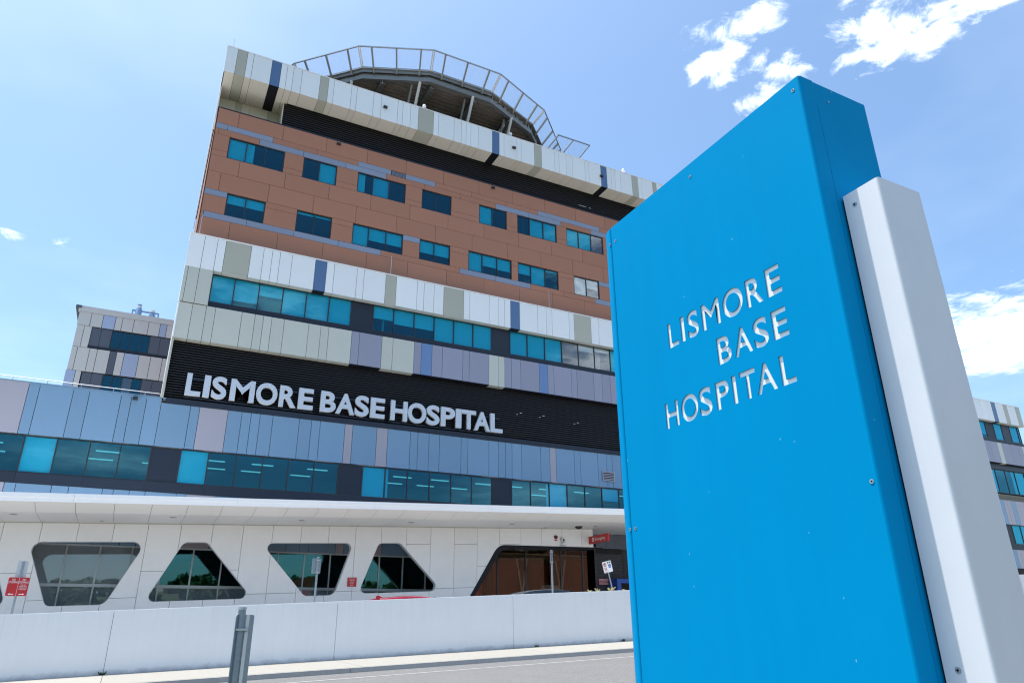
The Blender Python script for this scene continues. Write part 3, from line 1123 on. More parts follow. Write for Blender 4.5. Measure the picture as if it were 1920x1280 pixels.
while PX[-1] < XP1:
    i = len(PX) - 1
    pm[i] = sky_p if k % 5 == 2 else mauve
    PX.append(round(PX[-1] + cyc[(k + 4) % 10], 3))
    k += 1
pc = box('podium_core', XP0, 0.1, 39.97, 40.1, 10.12, 12.5, backing, pod)
box('podium_core', 0.1, XP1, 39.97, 40.1, 10.12, 12.34, backing, pod)
for i in range(len(PX) - 1):
    top = 12.60 if PX[i] < 0.15 else 12.355
    box('wall_panel', PX[i] + 0.012, PX[i + 1] - 0.012, 39.90, 39.96, 10.09, top, pm.get(i, sky_p), pod)
box('parapet_coping', XP0, 0.36, 39.86, 40.4, 12.60, 12.64, sky_p, pod)
box('roof', XP0, 0.1, 40.1, 69, 12.2, 12.3, grey_roof, pod)
box('roof', 82.6, XP1, 40.1, 60, 12.2, 12.3, grey_roof, pod)
PM = [-5.32, -3.98, -2.59, -1.25, 0.11, 1.49, 2.83, 4.21, 5.55, 6.91, 8.30, 9.65, 11.04, 12.39, 13.74, 15.12, 16.50, 17.86, 19.22, 20.60, 21.95, 23.32, 24.67, 26.03, 27.38]
while PM[0] > XP0 + 1.4:
    PM.insert(0, round(PM[0] - 1.365, 3))
k0 = PM.index(-5.32)
while PM[-1] < XP1 - 1.4:
    PM.append(round(PM[-1] + 1.365, 3))
pst = [0] * k0 + [1, 0, 0, 0, 'D', 1, 0, 0, 0, 0, 0, 'D', 1, 'L0.13', 0, 0, 0, 0, 'D', 0, 'R0.12', 's1', 0, 0, 's0.5']
pst += [RNG.choice([0, 0, 1, 'D', 0]) for _ in range(len(PM) - 1 - len(pst))]
window(pod, PM, 8.28, 10.07, 39.97, pst, fr=0.06)
for i in range(0, len(PM) - 1, 2):
    a, b = PM[i], PM[min(i + 2, len(PM) - 1)]
    box('sill_panel', a + 0.004, b - 0.004, 39.86, 39.99, 7.79, 8.275, dark_sill, pod)
rm = room(pod, PM[0], PM[-1], 40.07, 47.0, 8.0, 10.35, room_m)
# ceiling lamps in rows inside
for i, x in enumerate([j * 2.73 - 19 for j in range(30)]):
    for y in (41.2, 43.4, 45.6):
        if RNG.random() < 0.7:
            xx = x + RNG.uniform(-0.5, 0.5)
            box('ceiling_lamp', xx, xx + 1.2, y, y + 0.14, 10.30, 10.34, lamp_m, rm)
# panels below the sill, down to the glazing head behind the screen wall
SX = [PX[0]] + [x for x in PX[1:]]
for i in range(len(PX) - 1):
    box('wall_panel', PX[i] + 0.012, PX[i + 1] - 0.012, 39.90, 39.96, 6.5 if 16.0 < PX[i] < 26.5 else (6.12 if PX[i] >= 26.5 else 5.17), 7.78, pm.get(i, sky_p), pod)
box('podium_core', XP0, 16.9, 39.97, 40.1, 5.2, 7.9, backing, pod)
box('podium_core', 16.9, XP1, 39.97, 40.1, 6.5, 7.9, backing, pod)
# louvred vent and flood light box on the panels
v = box('vent_grille', 27.41, 28.40, 39.86, 39.90, 10.50, 11.14, backing, pod)
MBv = MB()
MBv.box(27.41, 28.40, 39.82, 39.87, 11.07, 11.14).box(27.41, 28.40, 39.82, 39.87, 10.50, 10.57).box(27.41, 27.47, 39.82, 39.87, 10.57, 11.07).box(28.34, 28.40, 39.82, 39.87, 10.57, 11.07)
MBv.build('vent_frame', mauve, v)
for k in range(4):
    box('vent_blade', 27.47, 28.34, 39.825, 39.85, 10.62 + 0.11 * k, 10.67 + 0.11 * k, mauve, v)
box('wall_light', -1.16, -0.94, 39.72, 39.9, 12.33, 12.47, black_plastic, pod)
# roof hand rail on the podium parapet
hr = MB()
hr.tube([(-20, 40.3, 12.93), (0.0, 40.3, 12.93), (0.16, 40.3, 12.88), (0.2, 40.3, 12.7)], 0.022, 6)
for i in range(14):
    hr.tube([(-19.5 + 1.45 * i, 40.3, 12.6), (-19.5 + 1.45 * i, 40.3, 12.93)], 0.016, 5)
hr.build('safety_rail', rail_m, pod)

# ground storey glazing behind the screen wall
gz = []
gx = [-2.45 * 1.0625]
MODG = 1.36
GX = [-12.15 + MODG * i for i in range(29)]
GXE = [x for x in GX if x < 16.9]
gst = []
for i in range(len(GXE) - 1):
    x = GXE[i]
    if x < 0.4:
        gst.append('t1')
    else:
        gst.append(0)
window(pod, GXE, 3.36, 5.17, 39.96, gst, glass=glass_low, fr=0.07, mat=pale_frame, blind_gap=0.14)
window(pod, GXE, 1.9, 3.36, 39.965, ['t1' if GXE[i] < 12 else 0 for i in range(len(GXE) - 1)], glass=glass_low, fr=0.07, mat=pale_frame, blind_gap=0.14)
box('base_wall', GXE[0], GXE[-1], 39.98, 40.1, 0.2, 1.9, grey_panel, pod)
room(pod, GXE[0], GXE[-1], 40.12, 46.5, 0.9, 5.25, room_dark, step=6.8)
# taller glazing of the emergency entrance
DX = [GXE[-1] + 0.02, 19.6, 21.5, 24.0, 25.6, 26.6]
window(pod, DX, 0.8, 6.2, 39.95, [0], glass=glass_ed, fr=0.09, mat=frame_m)
box('lintel', GXE[-1] + 0.02, 26.6, 39.86, 40.1, 6.2, 6.5, black_p, pod)
er = room(pod, GXE[-1] + 0.02, 26.6, 40.06, 45.5, 0.75, 6.3, warm_wall)
for xx, yy in ((17.5, 41.2), (19.6, 41.6), (22.4, 41.2), (24.6, 41.8), (19.2, 43.6), (23.2, 43.8)):
    box('ceiling_lamp', xx, xx + 0.35, yy, yy + 0.35, 6.22, 6.26, lamp_m, er)
for xx in (18.9, 22.2, 25.1):
    MB().tube([(xx, 42.5, 0.8), (xx + 0.9, 42.6, 6.2)], 0.06, 8).build('brace', strut_m, er)
    MB().tube([(xx + 1.0, 42.9, 0.8), (xx + 0.2, 43.0, 6.2)], 0.05, 8).build('brace', strut_m, er)
box('ceiling_board', 16.9, 26.5, 40.1, 45.4, 5.55, 5.62, P('timber_ceiling', (0.30, 0.26, 0.16), 0.7, noise_amt=0.2), er)
for xx, w_, m_ in ((18.2, 0.7, black_p), (20.4, 0.45, room_dark), (22.9, 0.8, black_p), (25.3, 0.6, room_dark)):
    box('inner_column', xx, xx + w_, 43.2, 43.8, 0.8, 5.55, m_, er)
box('counter', 19.4, 22.6, 42.0, 42.8, 0.8, 2.95, P('counter_pale', (0.45, 0.33, 0.27), 0.6, noise_amt=0.15), er)
box('poster_board', 18.0, 19.0, 41.2, 41.25, 2.4, 3.6, red_paint, er)
box('poster_board', 23.6, 25.0, 41.8, 41.85, 2.5, 3.9, P('poster_grey', (0.3, 0.3, 0.3), 0.6), er)
# dark brick wall to the right of the screen with grey panels over it
bw = box('brick_wall', 26.6, XP1, 40.0, 40.2, -0.2, 6.45, mortar, pod)
nb = 0
for r in range(33):
    z = 0.1 + (r + 33) * 0.086
    if z > 5.95:
        break
    off = 0.12 if r % 2 else 0.0
    for c in range(9):
        xa = 26.6 + c * 0.24 - off
        if xa < 26.59:
            xa = 26.6
            xb = 26.6 + 0.24 - off
        else:
            xb = xa + 0.24
        if xb <= xa + 0.02:
            continue
        box('brick', xa + 0.005, xb - 0.005, 39.985, 40.0, z + 0.005, z + 0.081, dark_brick, bw)
        nb += 1
xw = 26.6 + 9 * 0.24
bm_ = MB()
for r in range(70):
    z = 0.1 + r * 0.086
    off = 0.12 if r % 2 else 0.0
    for c in range(40):
        xa = (xw if r >= 33 else 26.72) + c * 0.24 - off
        bm_.box(xa + 0.005, xa + 0.235, 39.987, 40.0, z + 0.005, z + 0.081)
bo = bm_.build('brickwork', dark_brick, bw)
bo['kind'] = 'stuff'
panels(pod, 'grey_wall_panel', [26.6, 27.36, 28.12, 29.5, 30.9, 32.3, 33.7, 35.1, 36.5, 37.9], {}, grey_panel, 39.88, 39.90, 6.12, 7.9, 0.02)

# ------------------------------------------------------------------ white screen wall with rounded openings
scr = tag(empty('screen_wall'), 'sloping white panelled screen wall with rounded trapezoid openings under the canopy', 'wall')
SS = 0.0418
YS = 37.0
TH = 0.16


def round_poly(pts, rads, seg=7):
    out = []
    n = len(pts)
    for i in range(n):
        p = Vector(pts[i])
        a = (Vector(pts[i - 1]) - p)
        b = (Vector(pts[(i + 1) % n]) - p)
        la, lb = a.length, b.length
        a.normalize()
        b.normalize()
        ang = a.angle(b)
        r = rads[i] if isinstance(rads, (list, tuple)) else rads
        t = min(r / math.tan(ang / 2), la * 0.48, lb * 0.48)
        r = t * math.tan(ang / 2)
        bis = (a + b).normalized()
        c = p + bis * (r / math.sin(ang / 2))
        s, e = p + a * t, p + b * t
        a0 = math.atan2(s.y - c.y, s.x - c.x)
        a1 = math.atan2(e.y - c.y, e.x - c.x)
        d = a1 - a0
        while d > math.pi:
            d -= 2 * math.pi
        while d < -math.pi:
            d += 2 * math.pi
        for k in range(seg + 1):
            t_ = a0 + d * k / seg
            out.append((c.x + r * math.cos(t_), c.y + r * math.sin(t_)))
    return out


def rel(pts):
    return [(x, z - SS * x) for x, z in pts]


OPEN = [([(-8.6, 4.68), (-5.15, 4.84), (-4.16, 2.32), (-9.0, 2.12)], 0.28, False),
        ([(-3.90, 4.91), (0.60, 5.10), (-0.62, 2.42), (-2.80, 2.34)], [0.34, 0.34, 0.40, 0.30], False),
        ([(2.12, 5.15), (3.12, 5.19), (5.42, 2.74), (0.88, 2.54)], [0.30, 0.30, 0.24, 0.24], False),
        ([(5.52, 5.25), (10.02, 5.44), (9.24, 2.92), (7.78, 2.86)], [0.24, 0.28, 0.40, 0.34], False),
        ([(11.33, 5.50), (12.50, 5.55), (14.90, 3.20), (10.40, 3.01)], [0.30, 0.34, 0.26, 0.26], False),
        ([(18.20, 5.68), (24.9, 5.80), (24.9, 1.2), (15.2, 0.9)], [0.75, 0.02, 0.02, 0.02], True)]
OPEN = [(round_poly(rel(p), r), d) for p, r, d in OPEN]
ZTOP = 5.855
ZBOT = 0.2


def filled_poly_mesh(outer, holes):
    cu = bpy.data.curves.new('outline', 'CURVE')
    cu.dimensions = '2D'
    cu.fill_mode = 'FRONT'
    for loop in [outer] + holes:
        sp = cu.splines.new('POLY')
        sp.points.add(len(loop) - 1)
        for p, c in zip(sp.points, loop):
            p.co = (c[0], c[1], 0, 1)
        sp.use_cyclic_u = True
    o = bpy.data.objects.new('outline', cu)
    COL.objects.link(o)
    dg = bpy.context.evaluated_depsgraph_get()
    me = bpy.data.meshes.new_from_object(o.evaluated_get(dg))
    bpy.data.objects.remove(o)
    bpy.data.curves.remove(cu)
    return me


XS0, XS1 = -12.0, 24.52
outer = [(XS0, ZBOT), (XS1, ZBOT), (XS1, ZTOP), (XS0, ZTOP)]
hol = []
for lp, d in OPEN:
    hol.append([(min(x, XS1 - 0.003), z) for x, z in lp] if d else lp)
# the doorway opening reaches the wall end: cut it out of the outline instead
door = [p for p in OPEN[5][0]]
base_me = filled_poly_mesh(outer, hol[:5])
door_me = filled_poly_mesh(door, [])
bm0 = bmesh.new()
bm0.from_mesh(base_me)
PXS = [XS0] + [x for x in [-4.89 + 1.362 * k for k in range(-5, 22)] if XS0 < x < XS1 - 0.3] + [XS1]
rowsB, rowsAC = [3.80], [4.95, 2.71]


def cut_panel(x0, x1, z0, z1, extra=None):
    bm = bm0.copy()
    for co, no in (((x0, 0, 0), (-1, 0, 0)), ((x1, 0, 0), (1, 0, 0)), ((0, z0, 0), (0, -1, 0)), ((0, z1, 0), (0, 1, 0))):
        bmesh.ops.bisect_plane(bm, geom=bm.verts[:] + bm.edges[:] + bm.faces[:], plane_co=co, plane_no=no, clear_outer=True, dist=1e-5)
    if extra:
        for co, no in extra:
            bmesh.ops.bisect_plane(bm, geom=bm.verts[:] + bm.edges[:] + bm.faces[:], plane_co=co, plane_no=no, clear_outer=True, dist=1e-5)
    return bm


def finish_panel(bm, name, mat, parent, y, th):
    if not bm.faces:
        bm.free()
        return None
    bmesh.ops.dissolve_limit(bm, angle_limit=0.001, verts=bm.verts[:], edges=bm.edges[:])
    r = bmesh.ops.extrude_face_region(bm, geom=bm.faces[:])
    for v in r['geom']:
        if isinstance(v, bmesh.types.BMVert):
            v.co.z = 1.0
    for v in bm.verts:
        x, z, b = v.co
        v.co = (x, y + (th if b > 0.5 else 0.0), z + SS * x)
    return bm_obj(name, bm, mat, parent)


# door edge (slanted left side and head) used to trim the panels near the doorway
dhead_z = 5.68 - SS * 18.2
for i in range(len(PXS) - 1):
    x0, x1 = PXS[i] + 0.008, PXS[i + 1] - 0.008
    col = i - next(j for j, x in enumerate(PXS) if abs(x + 4.89) < 0.01)
    rows = rowsB if col in (0, 4, 6, 9, 12, 16, 18, -2, -4) else rowsAC
    if col in (2, 3, 5, 7, 10, 11, 14):
        rows = [2.71]
    if col > 18:
        rows = []
    zs = [ZBOT] + sorted(rows) + [ZTOP]
    for j in range(len(zs) - 1):
        bm = cut_panel(x0, x1, zs[j] + 0.008, zs[j + 1] - 0.008)
        if not bm.faces:
            bm.free()
            continue
        if x1 > 15.0:
            # remove the part that lies inside the doorway by a boolean with the door prism
            o = finish_panel(bm, 'screen_panel', render_w, None, YS, TH)
            if o is None:
                continue
            db = bmesh.new()
            db.from_mesh(door_me)
            rr = bmesh.ops.extrude_face_region(db, geom=db.faces[:])
            for v in rr['geom']:
                if isinstance(v, bmesh.types.BMVert):
                    v.co.z = 1.0
            for v in db.verts:
                xx, zz, b = v.co
                v.co = (xx, YS - 0.3 + b * 1.0, zz + SS * xx)
            dob = bm_obj('cutter', db, None, None)
            md = o.modifiers.new('cut', 'BOOLEAN')
            md.operation = 'DIFFERENCE'
            md.solver = 'EXACT'
            md.object = dob
            dg = bpy.context.evaluated_depsgraph_get()
            nm = bpy.data.meshes.new_from_object(o.evaluated_get(dg))
            o.modifiers.clear()
            o.data = nm
            bpy.data.objects.remove(dob)
            if len(nm.polygons) == 0:
                bpy.data.objects.remove(o)
                continue
            o.parent = scr
        else:
            finish_panel(bm, 'screen_panel', render_w, scr, YS, TH)
bm0.free()
# reveals of the openings
for (lp, d) in OPEN:
    n = len(lp)
    depth = 0.75 if d else 0.30
    v, f = [], []
    for (x, z) in lp:
        if d:
            x = min(x, 24.5)
        v.append((x, YS - (0.02 if d else 0.012), z + SS * x))
    c = Vector((sum(p[0] for p in lp) / n, sum(p[1] for p in lp) / n))
    inner = []
    for (x, z) in lp:
        q = Vector((x, z))
        w = 0.30 if d else 0.02
        dirv = (c - q).normalized() * w
        xx = min(x + dirv.x, 24.5) if d else x + dirv.x
        zz = z + dirv.y
        inner.append((xx, zz))
    for (x, z) in inner:
        v.append((x, YS - (0.02 if d else 0.012), z + SS * x))
    for (x, z) in inner:
        v.append((x, YS + depth, z + SS * x))
    for (x, z) in lp:
        if d:
            x = min(x, 24.5)
        v.append((x, YS + depth, z + SS * x))
    for i in range(n):
        j = (i + 1) % n
        for a in range(3):
            f.append((a * n + i, a * n + j, (a + 1) * n + j, (a + 1) * n + i))
        f.append((3 * n + i, 3 * n + j, j, i))
    o = mesh_obj('opening_trim', v, f, black_p if d else P('trim_pale', (0.62, 0.64, 0.67), 0.5) if 'trim_pale' not in MATS else MATS['trim_pale'], scr)
    bm = bmesh.new()
    bm.from_mesh(o.data)
    bmesh.ops.recalc_face_normals(bm, faces=bm.faces)
    bm.to_mesh(o.data)
    bm.free()
    if d:
        o.data.materials[0] = black_p

# ------------------------------------------------------------------ entrance canopy
can = tag(empty('entrance_canopy'), 'long white canopy with grey panelled soffit above the screen wall', 'canopy')
XC0, XC1 = -14.4, 40.0
CS = 0.0405
YC = 33.0


def cbox(name, x0, x1, prof, mat, parent):
    """prism along X: prof is (y, z) with z on the sloping canopy datum"""
    n = len(prof)
    v = []
    for x in (x0, x1):
        for (y, z) in prof:
            v.append((x, y, z + CS * x))
    f = [tuple(range(n)), tuple(range(n, 2 * n))[::-1]]
    for i in range(n):
        j = (i + 1) % n
        f.append((i, n + i, n + j, j))
    o = mesh_obj(name, v, f, mat, parent)
    bm = bmesh.new()
    bm.from_mesh(o.data)
    bmesh.ops.recalc_face_normals(bm, faces=bm.faces)
    bm.to_mesh(o.data)
    bm.free()
    return o


ZC = 6.145
for i in range(9):
    a = -14.4 + 6.05 * i
    b = min(a + 6.05, XC1)
    cbox('canopy_fascia', a + 0.004, b - 0.004, [(YC, ZC), (YC + 0.12, ZC), (YC + 0.12, ZC + 0.33), (YC - 0.03, ZC + 0.33), (YC - 0.03, ZC + 0.165), (YC, ZC + 0.15)], canopy_w, can)
cbox('canopy_roof', XC0, XC1, [(YC + 0.12, ZC + 0.05), (39.85, ZC + 0.05), (39.85, ZC + 0.35), (YC + 0.12, ZC + 0.31)], canopy_w, can)
SOX = [-4.93 + 1.357 * k for k in range(-7, 34)]
for i in range(len(SOX) - 1):
    a, b = SOX[i] + 0.007, SOX[i + 1] - 0.007
    if b > XC1:
        break
    cbox('soffit_panel', a, b, [(YC + 0.005, ZC - 0.002), (34.1, 5.893), (34.1, 5.925), (YC + 0.005, ZC + 0.03)], soffit_w, can)
    cbox('soffit_panel', a, b, [(34.108, 5.893), (36.98 if b < 24.6 else 39.8, 5.868), (36.98 if b < 24.6 else 39.8, 5.90), (34.108, 5.925)], soffit_w, can)
cbox('soffit_backing', XC0, XC1, [(YC + 0.14, ZC + 0.02), (34.1, 5.93), (39.8, 5.91), (39.8, 5.99), (34.1, 6.1), (YC + 0.14, ZC + 0.045)], backing, can)
cbox('shadow_trim', XC0, 24.5, [(36.94, 5.862), (37.0, 5.862), (37.0, 5.835), (36.94, 5.835)], beige, can)


def soffit_z(x, y):
    return 5.893 - (y - 34.1) * 0.0087 + CS * x


def downlight(px, py, r):
    z = soffit_z(px, py)
    mb = MB()
    mb.tube([(px, py, z - 0.03), (px, py, z + 0.05)], r, 18)
    o = mb.build('downlight', pale_frame, can)
    m2 = MB()
    m2.tube([(px, py, z - 0.034), (px, py, z - 0.02)], r * 0.78, 16)
    m2.build('lens', grey_panel, o)


def on_soffit(px_, py_):
    """plan position on the soffit of a fitting"""
    return px_, py_


for x, y, r in ((-4.35, 34.6, 0.15), (-1.30, 36.3, 0.09), (1.40, 34.75, 0.15), (6.95, 35.1, 0.15), (9.8, 36.7, 0.09), (12.4, 35.2, 0.15), (18.2, 35.3, 0.15), (21.0, 36.6, 0.09), (23.9, 35.7, 0.15), (-10, 35.0, 0.15), (29.5, 35.5, 0.15)):
    downlight(x, y, r)

# ------------------------------------------------------------------ helipad on the roof
HC = Vector((16.4, 51.85, 0))
RD = 12.70
RO = 13.85
ZD = 39.55
heli = tag(empty('helipad', (16.4, 51.85, 35.0)), 'sixteen sided steel helipad with outward safety net on the roof', 'helipad')
HZ = -35.0


def ring_pt(R, k, z):
    a = -math.pi / 2 + math.radians(22.5) * (k + 0.5)
    return Vector((R * math.cos(a), R * math.sin(a), z + HZ))


def ring_sector(mb, R0, R1, z0, z1, k):
    b = len(mb.v)
    for z in (z0, z1):
        for (R, kk) in ((R0, k), (R0, k + 1), (R1, k + 1), (R1, k)):
            mb.v.append(tuple(ring_pt(R, kk, z)))
    mb.f += [tuple(i + b for i in f) for f in BOXF]


for k in range(16):
    solid = k in (14, 15, 13)
    mb = MB()
    ring_sector(mb, RD - 0.25, RD + 0.02, ZD - 0.22, ZD, k)
    ring_sector(mb, RD - 0.06, RD - 0.02, ZD - 0.45, ZD - 0.22, k) if solid else None
    ring_sector(mb, RD - 0.42, RD - 0.12, ZD - 0.98, ZD - 0.62, k)
    ring_sector(mb, RD - 0.25, RD - 0.20, ZD - 0.62, ZD - 0.40, k) if solid else None
    for t in (0.05, 0.35, 0.65, 0.95):
        p = ring_pt(RD - 0.2, k, 0).lerp(ring_pt(RD - 0.2, k + 1, 0), t)
        mb.bar((p.x, p.y, ZD - 0.7 + HZ), (p.x, p.y, ZD - 0.1 + HZ), 0.1, 0.1)
    mb.build('ring_beam', steelwork, heli)
    # net frame: three arms, two corner arms and the outer rail
    a0, a1 = ring_pt(RD - 0.02, k, ZD - 0.55), ring_pt(RD - 0.02, k + 1, ZD - 0.55)
    i0, i1 = ring_pt(RD + 0.05, k, ZD - 0.15), ring_pt(RD + 0.05, k + 1, ZD - 0.15)
    o0, o1 = ring_pt(RO, k, ZD + 0.82), ring_pt(RO, k + 1, ZD + 0.82)
    for t in (0.17, 0.5, 0.83):
        mb = MB()
        mb.bar(a0.lerp(a1, t), o0.lerp(o1, t), 0.11, 0.13)
        mb.build('net_arm', steelwork, heli)
    mb = MB()
    for t in (0.012, 0.988):
        mb.bar(i0.lerp(i1, t), o0.lerp(o1, t), 0.07, 0.07)
    mb.bar(o0, o1, 0.085, 0.085)
    mb.bar(i0, i1, 0.06, 0.06)
    mb.build('net_rail', rail_m, heli)
    # the net in its own flat frame, so that the mesh pattern follows it
    ux = (o1 - o0).normalized()
    mid = (i0 + i1) / 2
    uy = ((o0 + o1) / 2 - mid).normalized()
    uz = ux.cross(uy)
    M = Matrix(((ux.x, uy.x, uz.x, mid.x), (ux.y, uy.y, uz.y, mid.y), (ux.z, uy.z, uz.z, mid.z), (0, 0, 0, 1)))
    inv = M.inverted()
    nv = [inv @ p for p in (i0, i1, o1, o0)]
    no = mesh_obj('safety_net', [tuple(p) for p in nv], [(0, 1, 2, 3)], net_m, heli)
    no.matrix_local = M
# corrugated underside, ribs running along the facade
mb = MB()
pts16 = [ring_pt(RD - 0.3, k, 0) for k in range(16)]


def chord(y):
    xs = []
    for k in range(16):
        p, q = pts16[k], pts16[(k + 1) % 16]
        if (p.y - y) * (q.y - y) < 0:
            t = (y - p.y) / (q.y - p.y)
            xs.append(p.x + (q.x - p.x) * t)
    return (min(xs), max(xs)) if len(xs) >= 2 else None


y = -12.1
while y < 12.1:
    for (ya, yb, z0) in ((y, y + 0.16, -0.62), (y + 0.16, y + 0.40, -0.50)):
        c = chord((ya + yb) / 2)
        if c:
            mb.box(c[0], c[1], ya, yb, ZD + z0 + HZ, ZD - 0.3 + HZ)
    y += 0.40
o = mb.build('corrugated_deck', deck_m, heli)
o['kind'] = 'stuff'
top = [ring_pt(RD - 0.26, k, ZD - 0.28) for k in range(16)]
mesh_obj('deck_slab', [tuple(p) for p in top] + [tuple(p + Vector((0, 0, 0.2))) for p in top], [tuple(range(16))[::-1], tuple(range(16, 32))] + [(i, (i + 1) % 16, 16 + (i + 1) % 16, 16 + i) for i in range(16)], steelwork, heli)
for x in (-9.0, -5.6, -2.2, 1.2, 4.6, 8.0):
    ymax = math.sqrt(RD * RD - x * x) - 0.5
    mb = MB()
    mb.box(x - 0.16, x + 0.16, -ymax, ymax, ZD - 1.25 + HZ, ZD - 1.19 + HZ).box(x - 0.03, x + 0.03, -ymax, ymax, ZD - 1.19 + HZ, ZD - 0.68 + HZ).box(x - 0.16, x + 0.16, -ymax, ymax, ZD - 0.68 + HZ, ZD - 0.62 + HZ)
    mb.build('deck_beam', steelwork, heli)
for x in (-7.6, -3.1, 1.0, 4.7, 8.6):
    ye = -(math.sqrt(RD * RD - x * x) - 0.35)
    MB().tube([(x, ye, ZD - 0.95 + HZ), (x, ye + 2.5, -0.6)], 0.11, 10).build('strut', strut_m, heli)
    MB().tube([(x - 0.45, ye + 0.5, ZD - 1.0 + HZ), (x - 0.45, ye + 2.9, -0.6)], 0.09, 8).build('strut', steelwork, heli)
for x in (-8, 0, 8):
    for y in (-4, 4):
        MB().tube([(x, y, -0.8), (x, y, ZD - 1.2 + HZ)], 0.22, 12).build('column', steelwork, heli)
# drain pipes under the deck
MB().tube([(4.3, -10.9, ZD - 0.9 + HZ), (4.35, -10.7, ZD - 1.3 + HZ), (4.0, -9.6, ZD - 2.2 + HZ), (3.9, -9.4, ZD - 2.8 + HZ)], 0.12, 8).build('drain_pipe', rail_m, heli)
pp = tag(empty('roof_pipework', (12.6, 42.3, 34.6)), 'grey bent pipework under the front of the helipad', 'pipe')
MB().tube([(0.6, 1.6, 3.4), (0.6, 1.2, 2.6), (0.5, 0.9, 2.3), (-0.3, 0.7, 2.2), (-0.7, 0.5, 2.0), (-0.75, 0.4, 1.6)], 0.17, 10).build('pipe', steelwork, pp, True)
MB().tube([(-1.0, 0.35, 1.45), (0.1, 0.35, 1.35)], 0.30, 14).build('duct', rail_m, pp, True)
MB().tube([(-0.5, 0.35, 1.3), (-0.5, 0.35, -0.1)], 0.12, 8).build('pipe', steelwork, pp)
# straight net wing at the right
wing = tag(empty('walkway_net_frame', (29.5, 42.5, 36.0)), 'straight steel net frame standing out beyond the helipad right end', 'net frame')
zo = ZD + 0.82 - 36.0
mb = MB()
mb.bar((-2.9, 0, zo), (0.35, 0, zo), 0.085, 0.085)
mb.build('net_rail', rail_m, wing)
for x in (-2.8, -1.3, 0.35):
    MB().bar((x - 0.7, 1.6, zo - 1.2), (x, 0, zo), 0.09, 0.09).build('net_arm', rail_m, wing)
MB().bar((-3.8, 1.6, zo - 1.2), (-0.2, 1.6, zo - 1.2), 0.12, 0.14).build('net_rail', steelwork, wing)
nn = mesh_obj('safety_net', [(-3.8, 1.6, zo - 1.2), (-0.35, 1.6, zo - 1.2), (0.35, 0, zo), (-2.8, 0, zo)], [(0, 1, 2, 3)], net_m, wing)
MB().box(-3.4, -3.2, 2.0, 2.2, -1.2, zo - 1.2).box(-0.7, -0.5, 2.0, 2.2, -1.2, zo - 1.2).box(-3.4, -0.4, 1.6, 2.2, zo - 1.4, zo - 1.27).build('support_post', steelwork, wing)
# white beacon domes on the fascia top
for lab, x in (('white beacon dome on fascia top below the helipad middle', 13.5), ('white beacon dome on fascia top below the helipad right end', 20.4), ('white beacon dome on fascia top nearest the blue sign', 30.77)):
    b = tag(empty('roof_beacon', (x, 39.3, 35.57)), lab, 'beacon', 'beacon domes along the roof fascia')
    MB().tube([(0, 0, 0), (0, 0, 0.32)], 0.04, 8).build('stem', rail_m, b)
    MB().tube([(0, 0, 0.30), (0, 0, 0.36), (0, 0, 0.46), (0, 0, 0.54), (0, 0, 0.57)], [0.10, 0.14, 0.14, 0.10, 0.03], 12).build('dome', white_paint, b, True)

# ------------------------------------------------------------------ lower wing behind at the left
lw = tag(empty('rear_wing', (-3.5, 70, 12)), 'pale panelled rear hospital wing with grey window bands behind the podium roof', 'building')
lwx, lwy, lwz = 3.5, -70, -13.25


def lbox(name, x0, x1, y0, y1, z0, z1, m, parent=lw):
    return box(name, x0 + lwx, x1 + lwx, y0 + lwy, y1 + lwy, z0 + lwz, z1 + lwz, m, parent)


pale = P('pale_panel', (0.66, 0.66, 0.64), 0.4, var=0.03, noise_amt=0.02)
iceb = P('ice_blue_panel', (0.42, 0.52, 0.72), 0.4, var=0.04)
lbox('wing_core', -7.5, 6.0, 70.16, 85, 12.0, 29.9, backing)
cap = lbox('parapet', -7.7, 6.0, 69.95, 70.3, 29.55, 30.1, pale)
lbox('roof_edge', -7.95, -7.5, 69.9, 85, 29.85, 30.1, grey_panel)


def lrow(edges, z0, z1, mats, default=pale):
    for i in range(len(edges) - 1):
        lbox('wing_panel', edges[i] + 0.02, edges[i + 1] - 0.02, 70.0, 70.08, z0 + 0.015, z1 - 0.015, mats.get(i, default))


lrow([-7.6, -6.6, -5.65, -4.65, -4.1, -3.15, -1.92, -0.95, -0.37, 1.0, 2.4, 3.8, 6], 28.25, 29.55, {2: iceb, 6: pale, 7: iceb})
lrow([-7.55, -6.95, -6.35], 26.2, 28.25, {})
lrow([-7.55, -7.1, -6.15, -5.55, -4.55, -4.0, -3.4, -2.2, -1.23, -0.25, 1.2, 2.6, 6], 24.0, 26.2, {4: grey_panel, 6: iceb})
lrow([-7.6, -6.85, -6.4], 12.5, 24.0, {0: iceb})
for z0, z1 in ((26.2, 28.2), (22.0, 23.95)):
    for a, b in ((-6.35, -5.58), (-5.58, -4.72), (-1.58, -0.73), (-0.73, 0.3), (0.3, 1.4), (1.4, 6.0)):
        lbox('spandrel_panel', a + 0.015, b - 0.015, 70.08, 70.14, z0 + 0.25, z1, grey_panel)
    lbox('sill', -6.4, 6.0, 70.0, 70.14, z0 + 0.05, z0 + 0.25, dark_sill)
    mb = MB()
    w = window(None, [-4.72 + lwx, -3.95 + lwx, -3.16 + lwx, -2.36 + lwx, -1.58 + lwx], z0 + 0.25 + lwz, z1 + lwz, 70.07 + lwy, [0.12, 0.12, 0.05, 0.08] if z0 > 25 else [0.5, 0.5, 'g0.4', 0.3], fr=0.07)
    w.parent = lw
    for c in w.children:
        pass
lbox('lower_wall', -6.4, 6.0, 70.0, 70.08, 12.5, 22.0, pale)
